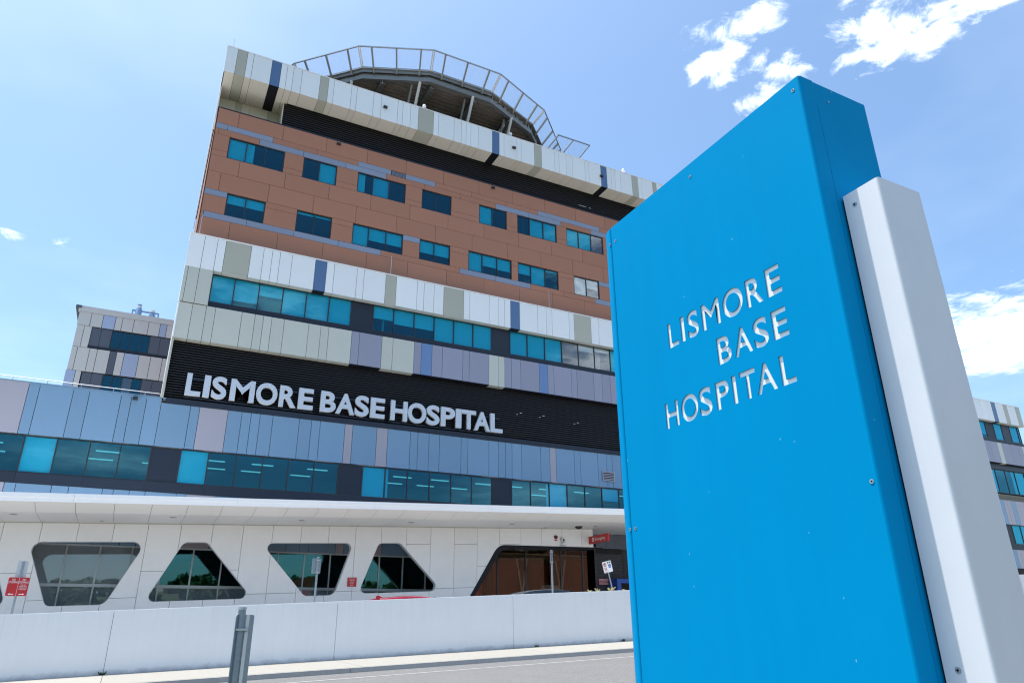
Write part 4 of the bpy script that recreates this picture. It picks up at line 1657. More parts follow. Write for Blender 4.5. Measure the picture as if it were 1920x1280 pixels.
# roof ventilators on that wing
for lab, x, kind in (('blue roof ventilator pair on a railed stand above the rear wing', -2.55, 0), ('small blue cone ventilator on the rear wing roof', 0.35, 1), ('small blue and white ventilator on rear wing beside the tower', 1.15, 1)):
    rv = tag(empty('roof_ventilator', (x, 70.7, 28.75)), lab, 'ventilator', 'ventilators on the rear wing roof')
    if kind == 0:
        mb = MB()
        mb.bar((-1.0, 0, 0.75), (1.3, 0, 0.75), 0.09, 0.14)
        mb.box(-1.0, -0.88, -0.05, 0.05, -0.2, 0.75).box(1.2, 1.32, -0.05, 0.05, -0.2, 0.75)
        mb.build('stand', vent_blue, rv)
        MB().tube([(-0.45, 0, -0.1), (-0.45, 0, 0.95), (-0.45, 0, 1.05)], [0.30, 0.27, 0.22], 12).build('drum', vent_blue, rv, True)
        MB().tube([(-0.45, 0, 1.05), (-0.45, 0, 1.22)], 0.22, 12).build('collar', white_paint, rv)
        MB().tube([(-0.45, 0, 1.24), (-0.45, 0, 1.38)], 0.20, 12).build('cap', vent_blue, rv)
        MB().tube([(0.75, 0, -0.2), (0.75, 0, 0.55)], 0.28, 12).build('drum', vent_blue, rv, True)
        MB().tube([(0.75, 0, 0.82), (0.75, 0, 1.0)], 0.2, 12).build('collar', white_paint, rv)
    else:
        MB().tube([(0, 0, -0.2), (0, 0, 0.05), (0, 0, 0.55), (0, 0, 0.68)], [0.34, 0.32, 0.18, 0.14], 12).build('cone', vent_blue, rv, True)
        MB().box(-0.4, 0.4, -0.3, 0.3, -0.25, -0.1).build('base', dark_sill, rv)

# ------------------------------------------------------------------ blue monument sign
SXF, SY0, SY1, SX2 = 2.42, 1.727, 3.44, 2.877
ZS0, ZS1 = 0.06, 3.65
ms = tag(empty('monument_sign', (2.65, 2.55, 0.0)), 'tall bright blue monument sign with cut out LISMORE BASE HOSPITAL and white side block', 'sign')


def rp(o):
    return reparent(o, ms)


# letter cut-outs in the front skin
SIGN_ROWS = [(2.655, 2.797, [('L', 2.816, 2.734), ('I', 2.711, 2.681), ('S', 2.657, 2.573), ('M', 2.545, 2.415), ('O', 2.392, 2.255), ('R', 2.232, 2.131), ('E', 2.106, 2.018)]),
             (2.444, 2.583, [('B', 2.465, 2.371), ('A', 2.352, 2.235), ('S', 2.222, 2.133), ('E', 2.106, 2.018)]),
             (2.227, 2.365, [('H', 2.897, 2.793), ('O', 2.771, 2.642), ('S', 2.632, 2.541), ('P', 2.510, 2.420), ('I', 2.397, 2.370), ('T', 2.345, 2.246), ('A', 2.246, 2.126), ('L', 2.100, 2.020)])]


def glyph_loops(ch, off=0.019):
    me = text_mesh(ch, 0.0, 0.0, off)
    bm = bmesh.new()
    bm.from_mesh(me)
    bmesh.ops.remove_doubles(bm, verts=bm.verts[:], dist=1e-5)
    bed = {e for e in bm.edges if len(e.link_faces) == 1}
    loops = []
    while bed:
        e = bed.pop()
        a, b = e.verts
        lp = [a, b]
        while True:
            nx = next((x for x in lp[-1].link_edges if x in bed), None)
            if nx is None:
                break
            bed.discard(nx)
            v = nx.other_vert(lp[-1])
            if v is lp[0]:
                break
            lp.append(v)
        loops.append([(v.co.x, v.co.y) for v in lp])
    bm.free()
    xs = [p[0] for lp in loops for p in lp]
    ys = [p[1] for lp in loops for p in lp]
    return loops, min(xs), max(xs), min(ys), max(ys)


holes = []
for z0, z1, row in SIGN_ROWS:
    for ch, ya, yb in row:
        loops, gx0, gx1, gy0, gy1 = glyph_loops(ch)
        ov = 0.003 if ch in 'OS' else 0.0
        for lp in loops:
            holes.append([(-(ya + (p[0] - gx0) / (gx1 - gx0) * (yb - ya)), z0 - ov + (p[1] - gy0) / (gy1 - gy0) * (z1 - z0 + 2 * ov)) for p in lp])
YSEAM = 3.268
RC = 0.018
skin_me = filled_poly_mesh([(-YSEAM + 0.0015, ZS0), (-(SY0 + RC), ZS0), (-(SY0 + RC), ZS1), (-YSEAM + 0.0015, ZS1)], holes)
bm = bmesh.new()
bm.from_mesh(skin_me)
r = bmesh.ops.extrude_face_region(bm, geom=bm.faces[:])
for v in r['geom']:
    if isinstance(v, bmesh.types.BMVert):
        v.co.z = 1.0
for v in bm.verts:
    a, b, c = v.co
    v.co = (SXF + c * 0.0045, -a, b)
rp(bm_obj('front_skin', bm, sign_blue_m))
# white backing seen through the letters
rp(box('letter_backing', SXF + 0.0065, SXF + 0.03, SY0 + 0.1, YSEAM - 0.1, 2.1, 2.95, white_paint))


def plan_extrude(name, poly, z0, z1, mat, smooth=False):
    n = len(poly)
    v = [(x, y, z) for z in (z0, z1, z0, z1) for x, y in poly]
    f = [tuple(range(2 * n, 3 * n))[::-1], tuple(range(3 * n, 4 * n))] + [(i, (i + 1) % n, n + (i + 1) % n, n + i) for i in range(n)]
    o = mesh_obj(name, v, f, mat)
    bm = bmesh.new()
    bm.from_mesh(o.data)
    bmesh.ops.recalc_face_normals(bm, faces=bm.faces)
    bm.to_mesh(o.data)
    bm.free()
    if smooth:
        sm_n = smooth if isinstance(smooth, int) and smooth > 1 else n
        for p in o.data.polygons:
            p.use_smooth = len(p.vertices) == 4 and all(vi % n <= sm_n for vi in p.vertices) and max(vi % n for vi in p.vertices) - min(vi % n for vi in p.vertices) == 1
    return o


# folded corner and side return of the front skin
arc = [(SXF + RC - RC * math.cos(t), SY0 + RC - RC * math.sin(t)) for t in [math.pi / 2 * k / 8 for k in range(9)]]
pl = arc + [(2.513, SY0), (2.513, SY0 + 0.006), (SXF + 0.0068, SY0 + RC)]
rp(plan_extrude('corner_skin', pl, ZS0, ZS1, sign_blue_m, 8))
# side panel, slightly recessed behind a dark gap
rp(box('side_panel', 2.518, SX2 - 0.02, SY0 + 0.002, SY0 + 0.02, ZS0, ZS1 - 0.002, sign_blue_m))
rp(box('side_return', SX2 - 0.02, SX2, SY0 + 0.002, SY1 - 0.05, ZS0, ZS1 - 0.002, sign_blue_m))
# curved end piece
ce = []
R2 = 0.17
for k in range(13):
    t = math.radians(180 - 100 * k / 12)
    ce.append((SXF + R2 + R2 * math.cos(t), YSEAM + 0.0015 + R2 * math.sin(t)))
ce += [(SX2, YSEAM + R2), (SX2, YSEAM + 0.0015)]
rp(plan_extrude('end_cap', ce, ZS0, ZS1 - 0.001, sign_blue_m, 12))
# core closes the box from inside and carries the top
rp(box('core', SXF + 0.035, SX2 - 0.025, SY0 + 0.03, YSEAM - 0.004, ZS0, ZS1 - 0.02, black_p))
rp(box('top_plate', SXF + 0.01, SX2 - 0.022, SY0 + 0.025, YSEAM - 0.002, ZS1 - 0.02, ZS1 - 0.006, sign_blue_m))
# white block
BXa, BXb, BYa, BYb, BZ = 2.540, 2.822, 1.542, 1.716, 3.007
rb = 0.014
bp_ = []
for (cx, cyy, a0) in ((BXa + rb, BYa + rb, 180), (BXb - rb, BYa + rb, 270)):
    for k in range(7):
        t = math.radians(a0 + 90 * k / 6)
        bp_.append((cx + rb * math.cos(t), cyy + rb * math.sin(t)))
bp_ += [(BXb, BYb), (BXa, BYb)]
o = rp(plan_extrude('side_block', bp_, ZS0, BZ, white_block, 6))
rp(box('gap_strip', BXa + 0.01, BXb - 0.01, BYb, SY0 + 0.001, ZS0, BZ - 0.01, black_p))


def screw_x(x, y, z, r=0.009):
    mb = MB()
    mb.tube([(x - 0.003, y, z), (x + 0.004, y, z)], r, 14)
    s = rp(mb.build('screw', screw_m))
    m2 = MB()
    m2.tube([(x - 0.0042, y, z), (x - 0.001, y, z)], r * 0.42, 8)
    h = m2.build('socket', black_p, s)
    return s


for y, z in ((3.285, 3.538), (3.226, 3.535), (2.504, 3.570), (1.769, 3.591), (3.279, 1.757), (3.231, 1.757), (1.760, 1.753), (2.5, 0.3), (1.77, 0.3)):
    screw_x(SXF + (0.001 if y < 3.27 else 0.0), y, z)
for y, z in ((1.668, 2.941), (1.665, 1.112)):
    screw_x(BXa, y, z, 0.010)
mb = MB()
mb.tube([(2.60, SY0 - 0.001, 3.56), (2.60, SY0 + 0.004, 3.56)], 0.006, 12)
rp(mb.build('screw', screw_m))
rp(box('plinth', SXF + 0.03, SX2 - 0.03, SY0 + 0.04, SY1 - 0.05, -0.1, ZS0 + 0.005, kerb_m))

# ------------------------------------------------------------------ street signs
GR = {}


def post(root, x, y, z0, z1, r=0.03, mat=galv, tilt=(0, 0)):
    MB().tube([(x, y, z0), (x + tilt[0], y + tilt[1], z1)], r, 12).build('post', mat, root, True)
    MB().tube([(x + tilt[0], y + tilt[1], z1), (x + tilt[0], y + tilt[1], z1 + 0.02)], r * 1.15, 12).build('post_cap', rail_m, root)


def rounded_plate(name, w, h, th, r, mat, parent, M):
    pts = round_poly([(-w / 2, -h / 2), (w / 2, -h / 2), (w / 2, h / 2), (-w / 2, h / 2)], r, 4)
    n = len(pts)
    v = [tuple(M @ Vector((a, y, b))) for y in (0, th) for a, b in pts]
    f = [tuple(range(n)), tuple(range(n, 2 * n))[::-1]] + [((i + 1) % n, i, n + i, n + (i + 1) % n) for i in range(n)]
    return mesh_obj(name, v, f, mat, parent)


# red NO STOPPING sign with a bare plate above it, back to back on one post
root = tag(empty('no_stopping_sign', (-2.47, 23.5, drive_z(-2.47, 0))), 'double red NO STOPPING sign on a grey post behind the white wall', 'street sign')
zb = root.location.z
post(root, 0.0, 0.0, -0.05, 3.06 - zb, 0.032)
rounded_plate('sign_plate', 0.47, 0.46, 0.004, 0.035, red_paint, root, Matrix.Translation((0.0, -0.045, 2.43 - zb)))
for s, t in ((-1, 0), (1, 1)):
    cx = s * 0.117
    flat_text('lettering', 'NO', (cx, -0.0475, 2.58 - zb), (1, 0, 0), (0, 0, 1), 0.05, white_paint, root, width=0.075)
    flat_text('lettering', 'STOPPING', (cx, -0.0475, 2.515 - zb), (1, 0, 0), (0, 0, 1), 0.05, white_paint, root, width=0.215)
for i, tx in enumerate(('POLICE', 'VEHICLES &', 'AMBULANCE', 'EXCEPTED')):
    flat_text('lettering', tx, (0.117, -0.0475, 2.462 - zb - 0.036 * i), (1, 0, 0), (0, 0, 1), 0.024, white_paint, root, width=(0.11, 0.17, 0.175, 0.15)[i])
for s in (-1, 1):
    mb = MB()
    z = 2.245 - zb
    a, b = s * 0.06, s * 0.14
    mb.box(min(a, b), max(a, b), -0.0482, -0.0465, z - 0.008, z + 0.008)
    mb.prism([(b, z - 0.022), (b + s * 0.045, z), (b, z + 0.022)], -0.0482, -0.0465)
    mb.build('arrow', white_paint, root)
MB().box(-0.003, 0.003, -0.0478, -0.0466, 2.2 - zb, 2.66 - zb).build('divider', white_paint, root)
for z in (2.63, 2.235):
    MB().tube([(0, -0.05, z - zb), (0, -0.044, z - zb)], 0.011, 8).build('bolt', screw_m, root)
rounded_plate('rear_plate', 0.24, 0.44, 0.004, 0.03, P('clear_grey', (0.58, 0.58, 0.62), 0.4, metal=0.3), root, Matrix.Translation((0.0, 0.045, 2.86 - zb)))

# sign backs
root = tag(empty('street_sign', (5.16, 23.0, drive_z(5.16, 0))), 'back of a small grey street sign on a post before the third opening', 'street sign')
zb = root.location.z
post(root, 0, 0, -0.05, 3.37 - zb, 0.032)
rounded_plate('sign_plate', 0.27, 0.45, 0.005, 0.03, galv, root, Matrix.Translation((-0.03, 0.036, 3.13 - zb)))
MB().box(-0.05, 0.05, -0.04, 0.036, 2.94 - zb, 2.965 - zb).build('clamp', rail_m, root)
MB().box(-0.05, 0.05, -0.04, 0.036, 3.28 - zb, 3.305 - zb).build('clamp', rail_m, root)
root = tag(empty('street_sign', (14.02, 24.0, drive_z(14.02, 0))), 'street sign turned edge on, on a post before the emergency doors', 'street sign')
zb = root.location.z
post(root, 0, 0, -0.05, 4.0 - zb, 0.034)
rounded_plate('sign_plate', 0.26, 0.45, 0.005, 0.03, galv, root, Matrix.Translation((-0.05, 0.0, 3.78 - zb)) @ Matrix.Rotation(math.radians(62), 4, 'Z'))
MB().box(-0.06, 0.045, -0.045, 0.045, 3.585 - zb, 3.61 - zb).build('clamp', rail_m, root)
MB().box(-0.06, 0.045, -0.045, 0.045, 3.94 - zb, 3.965 - zb).build('clamp', rail_m, root)

# foreground post with plates seen from behind
gz0 = road_z(0.9, 6.5) + 0.11
root = tag(empty('kerbside_sign_post', (0.885, 6.5, gz0)), 'galvanised post with the back of a grey sign plate near the camera', 'street sign')
post(root, 0, 0, -0.03, 1.425 - gz0, 0.030)
M = Matrix.Translation((0.04, 0.06, 1.07 - gz0)) @ Matrix.Rotation(math.radians(50), 4, 'Z')
rounded_plate('sign_plate', 0.26, 0.64, 0.004, 0.02, galv, root, M)
MB().box(0.036, 0.062, -0.012, 0.02, 0.75 - gz0, 1.388 - gz0).build('stiffener', strut_m, root)
MB().box(-0.036, 0.058, -0.036, 0.02, 1.268 - gz0, 1.285 - gz0).build('clamp', rail_m, root)
MB().tube([(0.047, -0.02, 1.262 - gz0), (0.047, -0.02, 1.29 - gz0)], 0.008, 8).build('bolt', screw_m, root)

# red notice on the screen wall
root = tag(empty('drop_off_notice', (10.06, 36.97, 3.34)), 'small red drop off parking notice on the white screen wall', 'notice')
rounded_plate('plate', 0.46, 0.43, 0.012, 0.012, red_paint, root, Matrix.Translation((0, -0.004, 0.215)))
for i, (tx, w) in enumerate((('DROP OFF', 0.27), ('PARKING', 0.24), ('ZONE', 0.15), ('10 MIN', 0.20), ('MAX', 0.13))):
    flat_text('lettering', tx, (0, -0.0065, 0.345 - 0.075 * i), (1, 0, 0), (0, 0, 1), 0.04, white_paint, root, width=w)

# emergency blade sign
root = tag(empty('emergency_sign', (24.26, 36.0, 5.95)), 'red projecting Emergency sign with white cross at the wall end', 'sign')
box('sign_box', -0.06, 0.06, -1.0, 1.0, 0.0, 0.43, red_paint, root)
flat_text('lettering', 'Emergency', (-0.0625, -0.22, 0.15), (0, -1, 0), (0, 0, 1), 0.16, white_paint, root, width=0.98)
mb = MB()
mb.tube([(-0.064, 0.52, 0.22), (-0.0605, 0.52, 0.22)], 0.115, 20)
d = mb.build('disc', white_paint, root)
MB().box(-0.066, -0.063, 0.49, 0.55, 0.15, 0.29).box(-0.0662, -0.0628, 0.45, 0.59, 0.19, 0.25).build('cross', red_paint, d)

# alarm, camera and loose cable over the doorway
root = tag(empty('fire_alarm', (21.92, 36.99, 6.05)), 'dark red round alarm bell with red label on the white wall', 'alarm')
MB().tube([(0, -0.07, 0.21), (0, 0, 0.21)], [0.10, 0.115], 16).build('bell', P('alarm_red', (0.10, 0.012, 0.016), 0.4), root, True)
box('label_plate', -0.09, 0.09, -0.015, 0.0, 0.0, 0.07, red_paint, root)
root = tag(empty('security_camera', (22.33, 36.99, 6.05)), 'grey dome security camera over the dark doorway', 'camera')
MB().tube([(0, -0.16, 0.07), (0, -0.05, 0.08), (0, 0, 0.08)], [0.10, 0.14, 0.12], 14).build('housing', pale_frame, root, True)
MB().tube([(0.03, -0.19, 0.05), (0.03, -0.15, 0.06)], 0.06, 12).build('lens', black_plastic, root)
root = tag(empty('cable_loop', (22.4, 36.98, 5.78)), 'loose grey cable loop hanging under the dome camera', 'cable')
MB().tube([(0.16, -0.02, 0.28), (0.05, -0.03, 0.22), (-0.14, -0.04, 0.16), (-0.2, -0.05, 0.06), (-0.12, -0.05, 0.0), (0.05, -0.04, 0.03), (0.18, -0.03, 0.0)], 0.016, 6).build('cable', galv, root, True)
root = tag(empty('soffit_camera', (22.9, 36.0, soffit_z(22.9, 36.0))), 'black dome camera under the canopy soffit near the emergency sign', 'camera')
MB().tube([(0, 0, 0), (0, 0, -0.05), (0, 0, -0.12), (0, 0, -0.16)], [0.22, 0.22, 0.15, 0.06], 14).build('dome', black_plastic, root, True)

# leaning accessible parking sign
root = tag(empty('leaning_parking_sign', (20.97, 30.0, drive_z(21, 30))), 'leaning white no parking and wheelchair sign before the dark brick wall', 'street sign')
zb = root.location.z
MB().tube([(0.22, 0, -0.05), (-0.36, 0, 4.02 - zb)], 0.032, 10).build('post', galv, root, True)
lean = math.atan2(-0.58, 4.02 - zb)
M = Matrix.Translation((-0.37, -0.045, 4.05 - zb)) @ Matrix.Rotation(lean, 4, 'Y')
rounded_plate('sign_plate', 0.52, 0.52, 0.005, 0.04, white_paint, root, M)


def on_sign(mb, name, mat):
    o = mb.build(name, mat, root)
    for v in o.data.vertices:
        v.co = M @ v.co
    return o


mb = MB()
for k in range(20):
    t0, t1 = 2 * math.pi * k / 20, 2 * math.pi * (k + 1) / 20
    for a in (0,):
        q = [(-0.13 + r_ * math.cos(t), 0.12 + r_ * math.sin(t)) for t, r_ in ((t0, 0.09), (t1, 0.09), (t1, 0.066), (t0, 0.066))]
        mb.prism(q, -0.004, -0.0015)
mb.prism([(-0.19, 0.17), (-0.175, 0.185), (-0.07, 0.07), (-0.085, 0.055)], -0.0042, -0.0012)
on_sign(mb, 'no_parking_ring', red_paint)
on_sign(MB().box(-0.16, -0.145, -0.003, -0.001, 0.07, 0.17).box(-0.145, -0.10, -0.003, -0.001, 0.115, 0.17), 'letter_p', black_plastic)
on_sign(MB().box(0.06, 0.20, -0.004, -0.001, -0.06, 0.10), 'wheelchair_panel', blue_paint)
mb = MB()
mb.box(0.115, 0.13, -0.006, -0.0035, 0.0, 0.06).box(0.115, 0.165, -0.006, -0.0035, -0.01, 0.005).box(0.15, 0.165, -0.006, -0.0035, -0.04, -0.005)
on_sign(mb, 'wheelchair_symbol', white_paint)
on_sign(MB().box(0.02, 0.10, -0.004, -0.001, 0.15, 0.22).box(0.13, 0.22, -0.004, -0.001, 0.15, 0.22), 'time_limit', sign_green)
mb = MB()
for k in range(4):
    mb.box(-0.2, -0.06, -0.004, -0.001, -0.03 - 0.04 * k, -0.012 - 0.04 * k)
mb.box(-0.2, 0.0, -0.004, -0.001, -0.235, -0.215)
on_sign(mb, 'red_lettering', red_paint)

# red safety notices on the brick wall
root = tag(empty('red_wall_notice', (27.13, 39.97, 3.88)), 'red notice with white lines on the dark brick wall', 'notice')
for z in (0.0, 0.19):
    box('plate', -0.39, 0.39, -0.015, 0.0, z, z + 0.175, red_paint, root)
    mb = MB()
    for k in range(2):
        x = -0.34
        while x < 0.32:
            w = RNG.uniform(0.04, 0.1)
            mb.box(x, min(x + w, 0.34), -0.019, -0.0155, z + 0.035 + 0.07 * k, z + 0.075 + 0.07 * k)
            x += w + 0.02
    mb.build('lettering', white_paint, root)
# blue framed doorway
root = tag(empty('blue_portal', (28.6, 39.3, drive_z(28.6, 39))), 'bright blue framed doorway beside the dark brick wall', 'door')
zb = root.location.z
box('jamb', -1.15, -0.85, -0.35, 0.6, 0, 4.2 - zb, blue_paint, root)
box('jamb', 0.85, 1.15, -0.35, 0.6, 0, 4.2 - zb, blue_paint, root)
box('head', -0.85, 0.85, -0.35, 0.6, 3.95 - zb, 4.2 - zb, blue_paint, root)
box('door_leaf', -0.85, 0.0, 0.3, 0.35, 0, 3.95 - zb, car_glass, root)
box('door_leaf', 0.004, 0.85, 0.3, 0.35, 0, 3.95 - zb, car_glass, root)

# ------------------------------------------------------------------ parked cars behind the wall


def car(name, loc, label, paint, hatch=True):
    root = tag(empty(name, loc), label, 'car', 'cars parked behind the white wall')
    L_, W_ = 4.1, 1.72
    # side profile (x along the car, z): lower body and cabin
    body = [(-2.02, 0.30), (-2.05, 0.62), (-1.98, 0.92), (-1.60, 0.96), (0.75, 0.96), (1.35, 0.93), (1.92, 0.78), (2.06, 0.55), (2.02, 0.30), (1.65, 0.22), (-1.65, 0.22)]
    cabin = [(-1.92, 0.95), (-1.72, 1.30), (-1.50, 1.405), (-1.1, 1.455), (-0.6, 1.478), (-0.1, 1.475), (0.35, 1.44), (0.62, 1.395), (1.40, 0.94)]

    def loft(prof, halfw, name_, mat, parent, inset=lambda z: 0.0):
        rings = []
        ys = [-1, -0.93, -0.6, 0, 0.6, 0.93, 1]
        v, f = [], []
        n = len(prof)
        for y in ys:
            for (x, z) in prof:
                w = halfw - inset(z)
                drop = 0.045 * max(0, abs(y) - 0.55) / 0.45 if z > 1.3 else 0.0
                cx = 0.02 * (abs(y) > 0.9) * (1 if x < 0 else -1)
                v.append((x + cx, y * w, z - drop))
        for i in range(len(ys) - 1):
            for j in range(n):
                k = (j + 1) % n
                f.append((i * n + j, i * n + k, (i + 1) * n + k, (i + 1) * n + j))
        f.append(tuple(range(n)))
        f.append(tuple((len(ys) - 1) * n + j for j in range(n))[::-1])
        o = mesh_obj(name_, v, f, mat, parent)
        bm = bmesh.new()
        bm.from_mesh(o.data)
        bmesh.ops.recalc_face_normals(bm, faces=bm.faces)
        bm.to_mesh(o.data)
        bm.free()
        for p in o.data.polygons:
            p.use_smooth = len(p.vertices) == 4
        return o
    b = loft(body, W_ / 2, 'body', paint, root, lambda z: 0.03 if z > 0.85 else (0.05 if z < 0.28 else 0.0))
    ins = lambda z: 0.06 + max(0.0, z - 0.95) * 0.36
    loft(cabin, W_ / 2, 'cabin', paint, root, ins)

    def side_glass(pts):
        for s in (-1, 1):
            v = []
            for (x, z) in pts:
                w = W_ / 2 - ins(z) + 0.006
                v.append((x, s * w, z))
            v2 = [(x, y - s * 0.02, z) for x, y, z in v]
            n = len(v)
            f = [tuple(range(n)), tuple(range(n, 2 * n))[::-1]] + [((i + 1) % n, i, n + i, n + (i + 1) % n) for i in range(n)]
            mesh_obj('side_window', v + v2, f, car_glass, root)
    side_glass([(-1.55, 1.02), (-1.42, 1.27), (-0.95, 1.36), (-0.42, 1.38), (-0.42, 1.0)])
    side_glass([(-0.36, 1.0), (-0.36, 1.38), (0.15, 1.375), (0.48, 1.33), (1.05, 1.0)])
    for a, b2, nm in (((0.66, 1.385), (1.38, 0.965), 'windscreen'), ((-1.73, 1.295), (-1.915, 0.985), 'rear_window')):
        v = []
        for (x, z), w in ((a, 0.60), (b2, 0.72)):
            dx = 0.012 if x > 0 else -0.012
            v += [(x + dx, -w, z + 0.004), (x + dx, w, z + 0.004)]
        v += [(x - (0.02 if x > 0 else -0.02), y, z - 0.01) for x, y, z in v]
        mesh_obj(nm, v, [(0, 1, 3, 2), (4, 6, 7, 5), (0, 2, 6, 4), (1, 5, 7, 3), (0, 4, 5, 1), (2, 3, 7, 6)], car_glass, root)
    if hatch:
        mb = MB()
        mb.prism([(-2.02, 1.335), (-1.98, 1.36), (-1.45, 1.43), (-1.42, 1.405), (-1.7, 1.33)], -0.58, 0.58)
        mb.build('spoiler', paint, root)
        MB().prism([(-1.42, 1.43), (-1.40, 1.52), (-1.30, 1.525), (-1.15, 1.45)], -0.02, 0.02).build('antenna_fin', paint, root)
    for x in (-1.28, 1.3):
        for s in (-1, 1):
            w = MB().tube([(x, s * 0.66, 0.31), (x, s * 0.86, 0.31)], 0.31, 20).build('wheel', tyre_m, root)
            MB().tube([(x, s * 0.862, 0.31), (x, s * 0.868, 0.31)], 0.2, 16).build('rim', rail_m, w)
    for s in (-1, 1):
        box('headlight', 1.86, 2.0, s * 0.62 - 0.16, s * 0.62 + 0.16, 0.66, 0.78, white_paint, root)
        box('tail_light', -2.06, -1.99, s * 0.68 - 0.12, s * 0.68 + 0.12, 0.68, 0.92, red_paint, root)
    return root


car('red_hatchback', (9.75, 27.0, 1.01), 'red hatchback whose roof just shows above the white wall', car_red)
car('dark_car', (15.7, 27.0, 1.33), 'dark blue car whose roof just shows before the emergency doors', car_dark, hatch=False)
for o in COL.objects:
    if o.name.startswith(('red_hatchback', 'dark_car')):
        o.rotation_euler = (0, -math.atan(0.0418), 0)

# ------------------------------------------------------------------ dry succulents and weeds along the wall


def tuft(name, loc, n, h, label, mat, spread=0.1):
    root = tag(empty(name, loc), label, 'plant', 'small plants along the white wall')
    for k in range(n):
        a = RNG.uniform(0, 2 * math.pi)
        l = h * RNG.uniform(0.5, 1.0)
        d = Vector((math.cos(a), math.sin(a) * 0.5, 0)) * spread * RNG.uniform(0.3, 1.2)
        b0 = Vector((RNG.uniform(-0.06, 0.06), RNG.uniform(-0.02, 0.02), 0))
        tip = b0 + d + Vector((0, 0, l))
        m = b0.lerp(tip, 0.55) + Vector((0, 0, l * 0.1))
        MB().tube([tuple(b0), tuple(m), tuple(tip)], [0.008, 0.016, 0.003], 5).build('leaf', mat, root)
    return root


for x, n, h, lab in ((14.35, 4, 0.09, 'small dry tuft on the wall top, farthest from the blue sign'), (14.75, 6, 0.12, 'dry yellow tuft on the wall top behind the leaning sign post'), (15.3, 14, 0.15, 'widest dry yellow succulent on the wall top near the blue sign'), (15.85, 3, 0.08, 'tiny dry tuft on the wall top touching the blue sign edge')):
    tuft('dry_succulent', (x, YWALL + 0.12, WT(x) - 0.01), n, h, lab, dry_plant, 0.16)
for x, n, h, lab in ((-0.13, 9, 0.10, 'green weed at the foot of the leftmost wall joint'), (12.2, 7, 0.08, 'low weed at the wall foot toward the right'), (15.6, 10, 0.10, 'dark weed at the wall foot beside the blue sign')):
    tuft('wall_weed', (x, YWALL - 0.03, WB(x) - 0.01), n, h, lab, leaf_m, 0.07)

# ------------------------------------------------------------------ what the windows mirror: houses and wooded hill across the road


def hip_house(name, x0, x1, y0, y1, z0, ze, zr, label, rows=16):
    root = tag(empty(name, ((x0 + x1) / 2, (y0 + y1) / 2, z0)), label, 'house')
    cx, cyy = (x0 + x1) / 2, (y0 + y1) / 2
    X, Y = (x1 - x0) / 2, (y1 - y0) / 2
    box('wall', -X, X, -Y, Y, -1.0, ze - z0, house_wall, root)
    e = 0.6
    rl = max(0.5, X - Y)
    # stepped tile courses on a hip roof
    mb = MB()
    for k in range(rows):
        t0, t1 = k / rows, (k + 1) / rows
        hz0 = ze - z0 + (zr - ze) * t0
        xa, ya = (X + e) + (rl - X - e) * t0, (Y + e) * (1 - t0) + 0.02
        mb.box(-xa, xa, -ya, ya, hz0 - 0.02, hz0 + (zr - ze) / rows + 0.04)
    mb.build('roof', roof_tile, root)
    for s in (-1, 1):
        for fx in (-0.5, 0.1, 0.6):
            w = box('window', fx * X - 0.7, fx * X + 0.7, s * Y - 0.03, s * Y + 0.03, 1.0, 2.2, pale_frame, root)
            box('pane', fx * X - 0.62, fx * X + 0.62, s * Y - 0.04, s * Y + 0.04, 1.08, 2.12, car_glass, w)
    return root


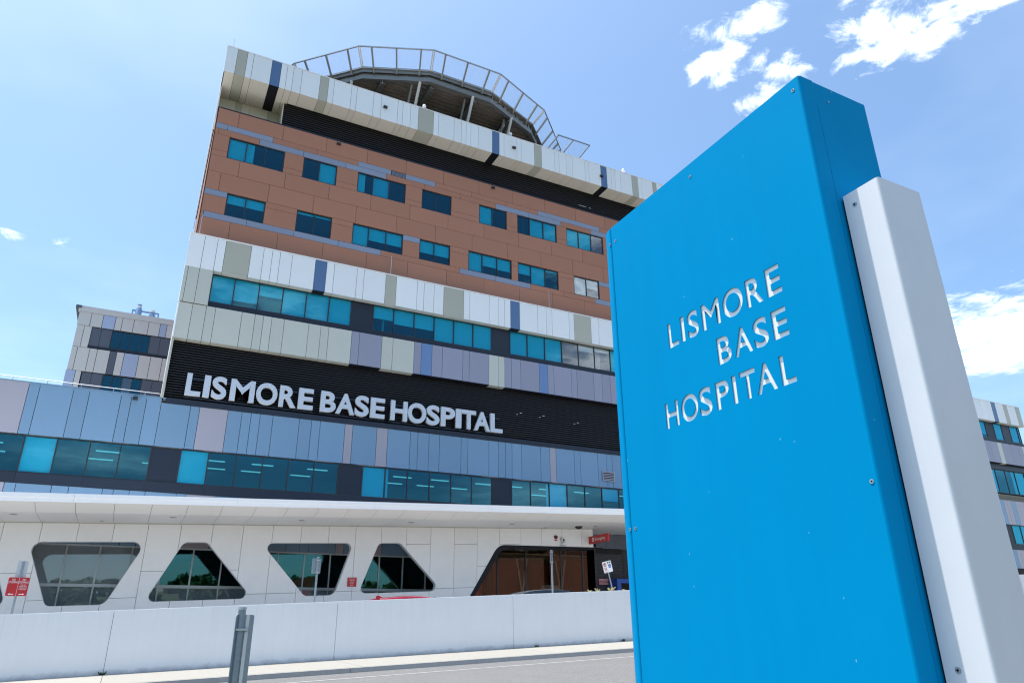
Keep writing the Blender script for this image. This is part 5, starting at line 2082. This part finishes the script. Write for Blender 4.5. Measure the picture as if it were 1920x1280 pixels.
hip_house('tiled_house', 17, 33, -38, -26, 2.0, 4.6, 8.6, 'brick house with red tiled hip roof mirrored in the third opening')
hip_house('tiled_house', 35, 47, -40, -30, 2.5, 4.8, 8.0, 'smaller tiled house mirrored in the fourth opening')
br = tag(empty('brick_clinic', (56, -24, 1.8)), 'long red brick building mirrored in the emergency doors', 'building')
box('wall', -16, 20, -8, 8, -1, 13.2, house_wall, br)
box('roof', -16.6, 20.6, -8.6, 8.6, 13.2, 13.6, roof_tile, br)
for k in range(8):
    w = box('window', -10.6 + 3.6 * k, -9.2 + 3.6 * k, 7.95, 8.05, 1.2, 3.4, pale_frame, br)
    box('pane', -10.5 + 3.6 * k, -9.3 + 3.6 * k, 7.97, 8.08, 1.3, 3.3, car_glass, w)


def hill_z(x, y):
    return 1.5 + 9.5 * math.exp(-((y + 150) / 55.0) ** 2) + 2.0 * math.sin(x * 0.021 + 1.0)


v, f = [], []
NX, NY = 60, 10
for j in range(NY + 1):
    for i in range(NX + 1):
        x = -300 + 600 * i / NX
        y = -230 + 170 * j / NY
        edge = min(1.0, (1 - abs(2 * j / NY - 1)) * 3)
        v.append((x, y, ground_z(x, y) - 0.5 + (hill_z(x, y)) * edge))
for j in range(NY):
    for i in range(NX):
        a = j * (NX + 1) + i
        f.append((a, a + 1, a + NX + 2, a + NX + 1))
hl = mesh_obj('hill', v, f, hill_m)
hl['kind'] = 'structure'
# wood on the hill: leaf clumps as one mass
fv, ff = [], []
for t in range(260):
    x = RNG.uniform(-130, 190)
    y = RNG.uniform(-140, -72)
    z = ground_z(x, y) + hill_z(x, y) * 0.8
    H = RNG.uniform(3.5, 7.5)
    R = H * RNG.uniform(0.35, 0.5)
    for k in range(110):
        d = Vector((RNG.gauss(0, 1), RNG.gauss(0, 1), RNG.gauss(0, 1))).normalized() * (R * RNG.uniform(0.55, 1.0) ** 0.6)
        c = Vector((x, y, z + H * 0.55)) + Vector((d.x, d.y, d.z * 0.85))
        s = RNG.uniform(0.35, 0.8)
        a = Vector((RNG.gauss(0, 1), RNG.gauss(0, 1), RNG.gauss(0, 1))).normalized() * s
        b = a.cross(Vector((RNG.gauss(0, 1), RNG.gauss(0, 1), RNG.gauss(0, 1)))).normalized() * s
        n = len(fv)
        fv += [tuple(c + a), tuple(c + b), tuple(c - a), tuple(c - b)]
        ff.append((n, n + 1, n + 2, n + 3))
wd = mesh_obj('wood', fv, ff, leaf_m)
wd['kind'] = 'stuff'
wd['label'] = 'dark green wooded hillside mirrored in the ground floor glass'
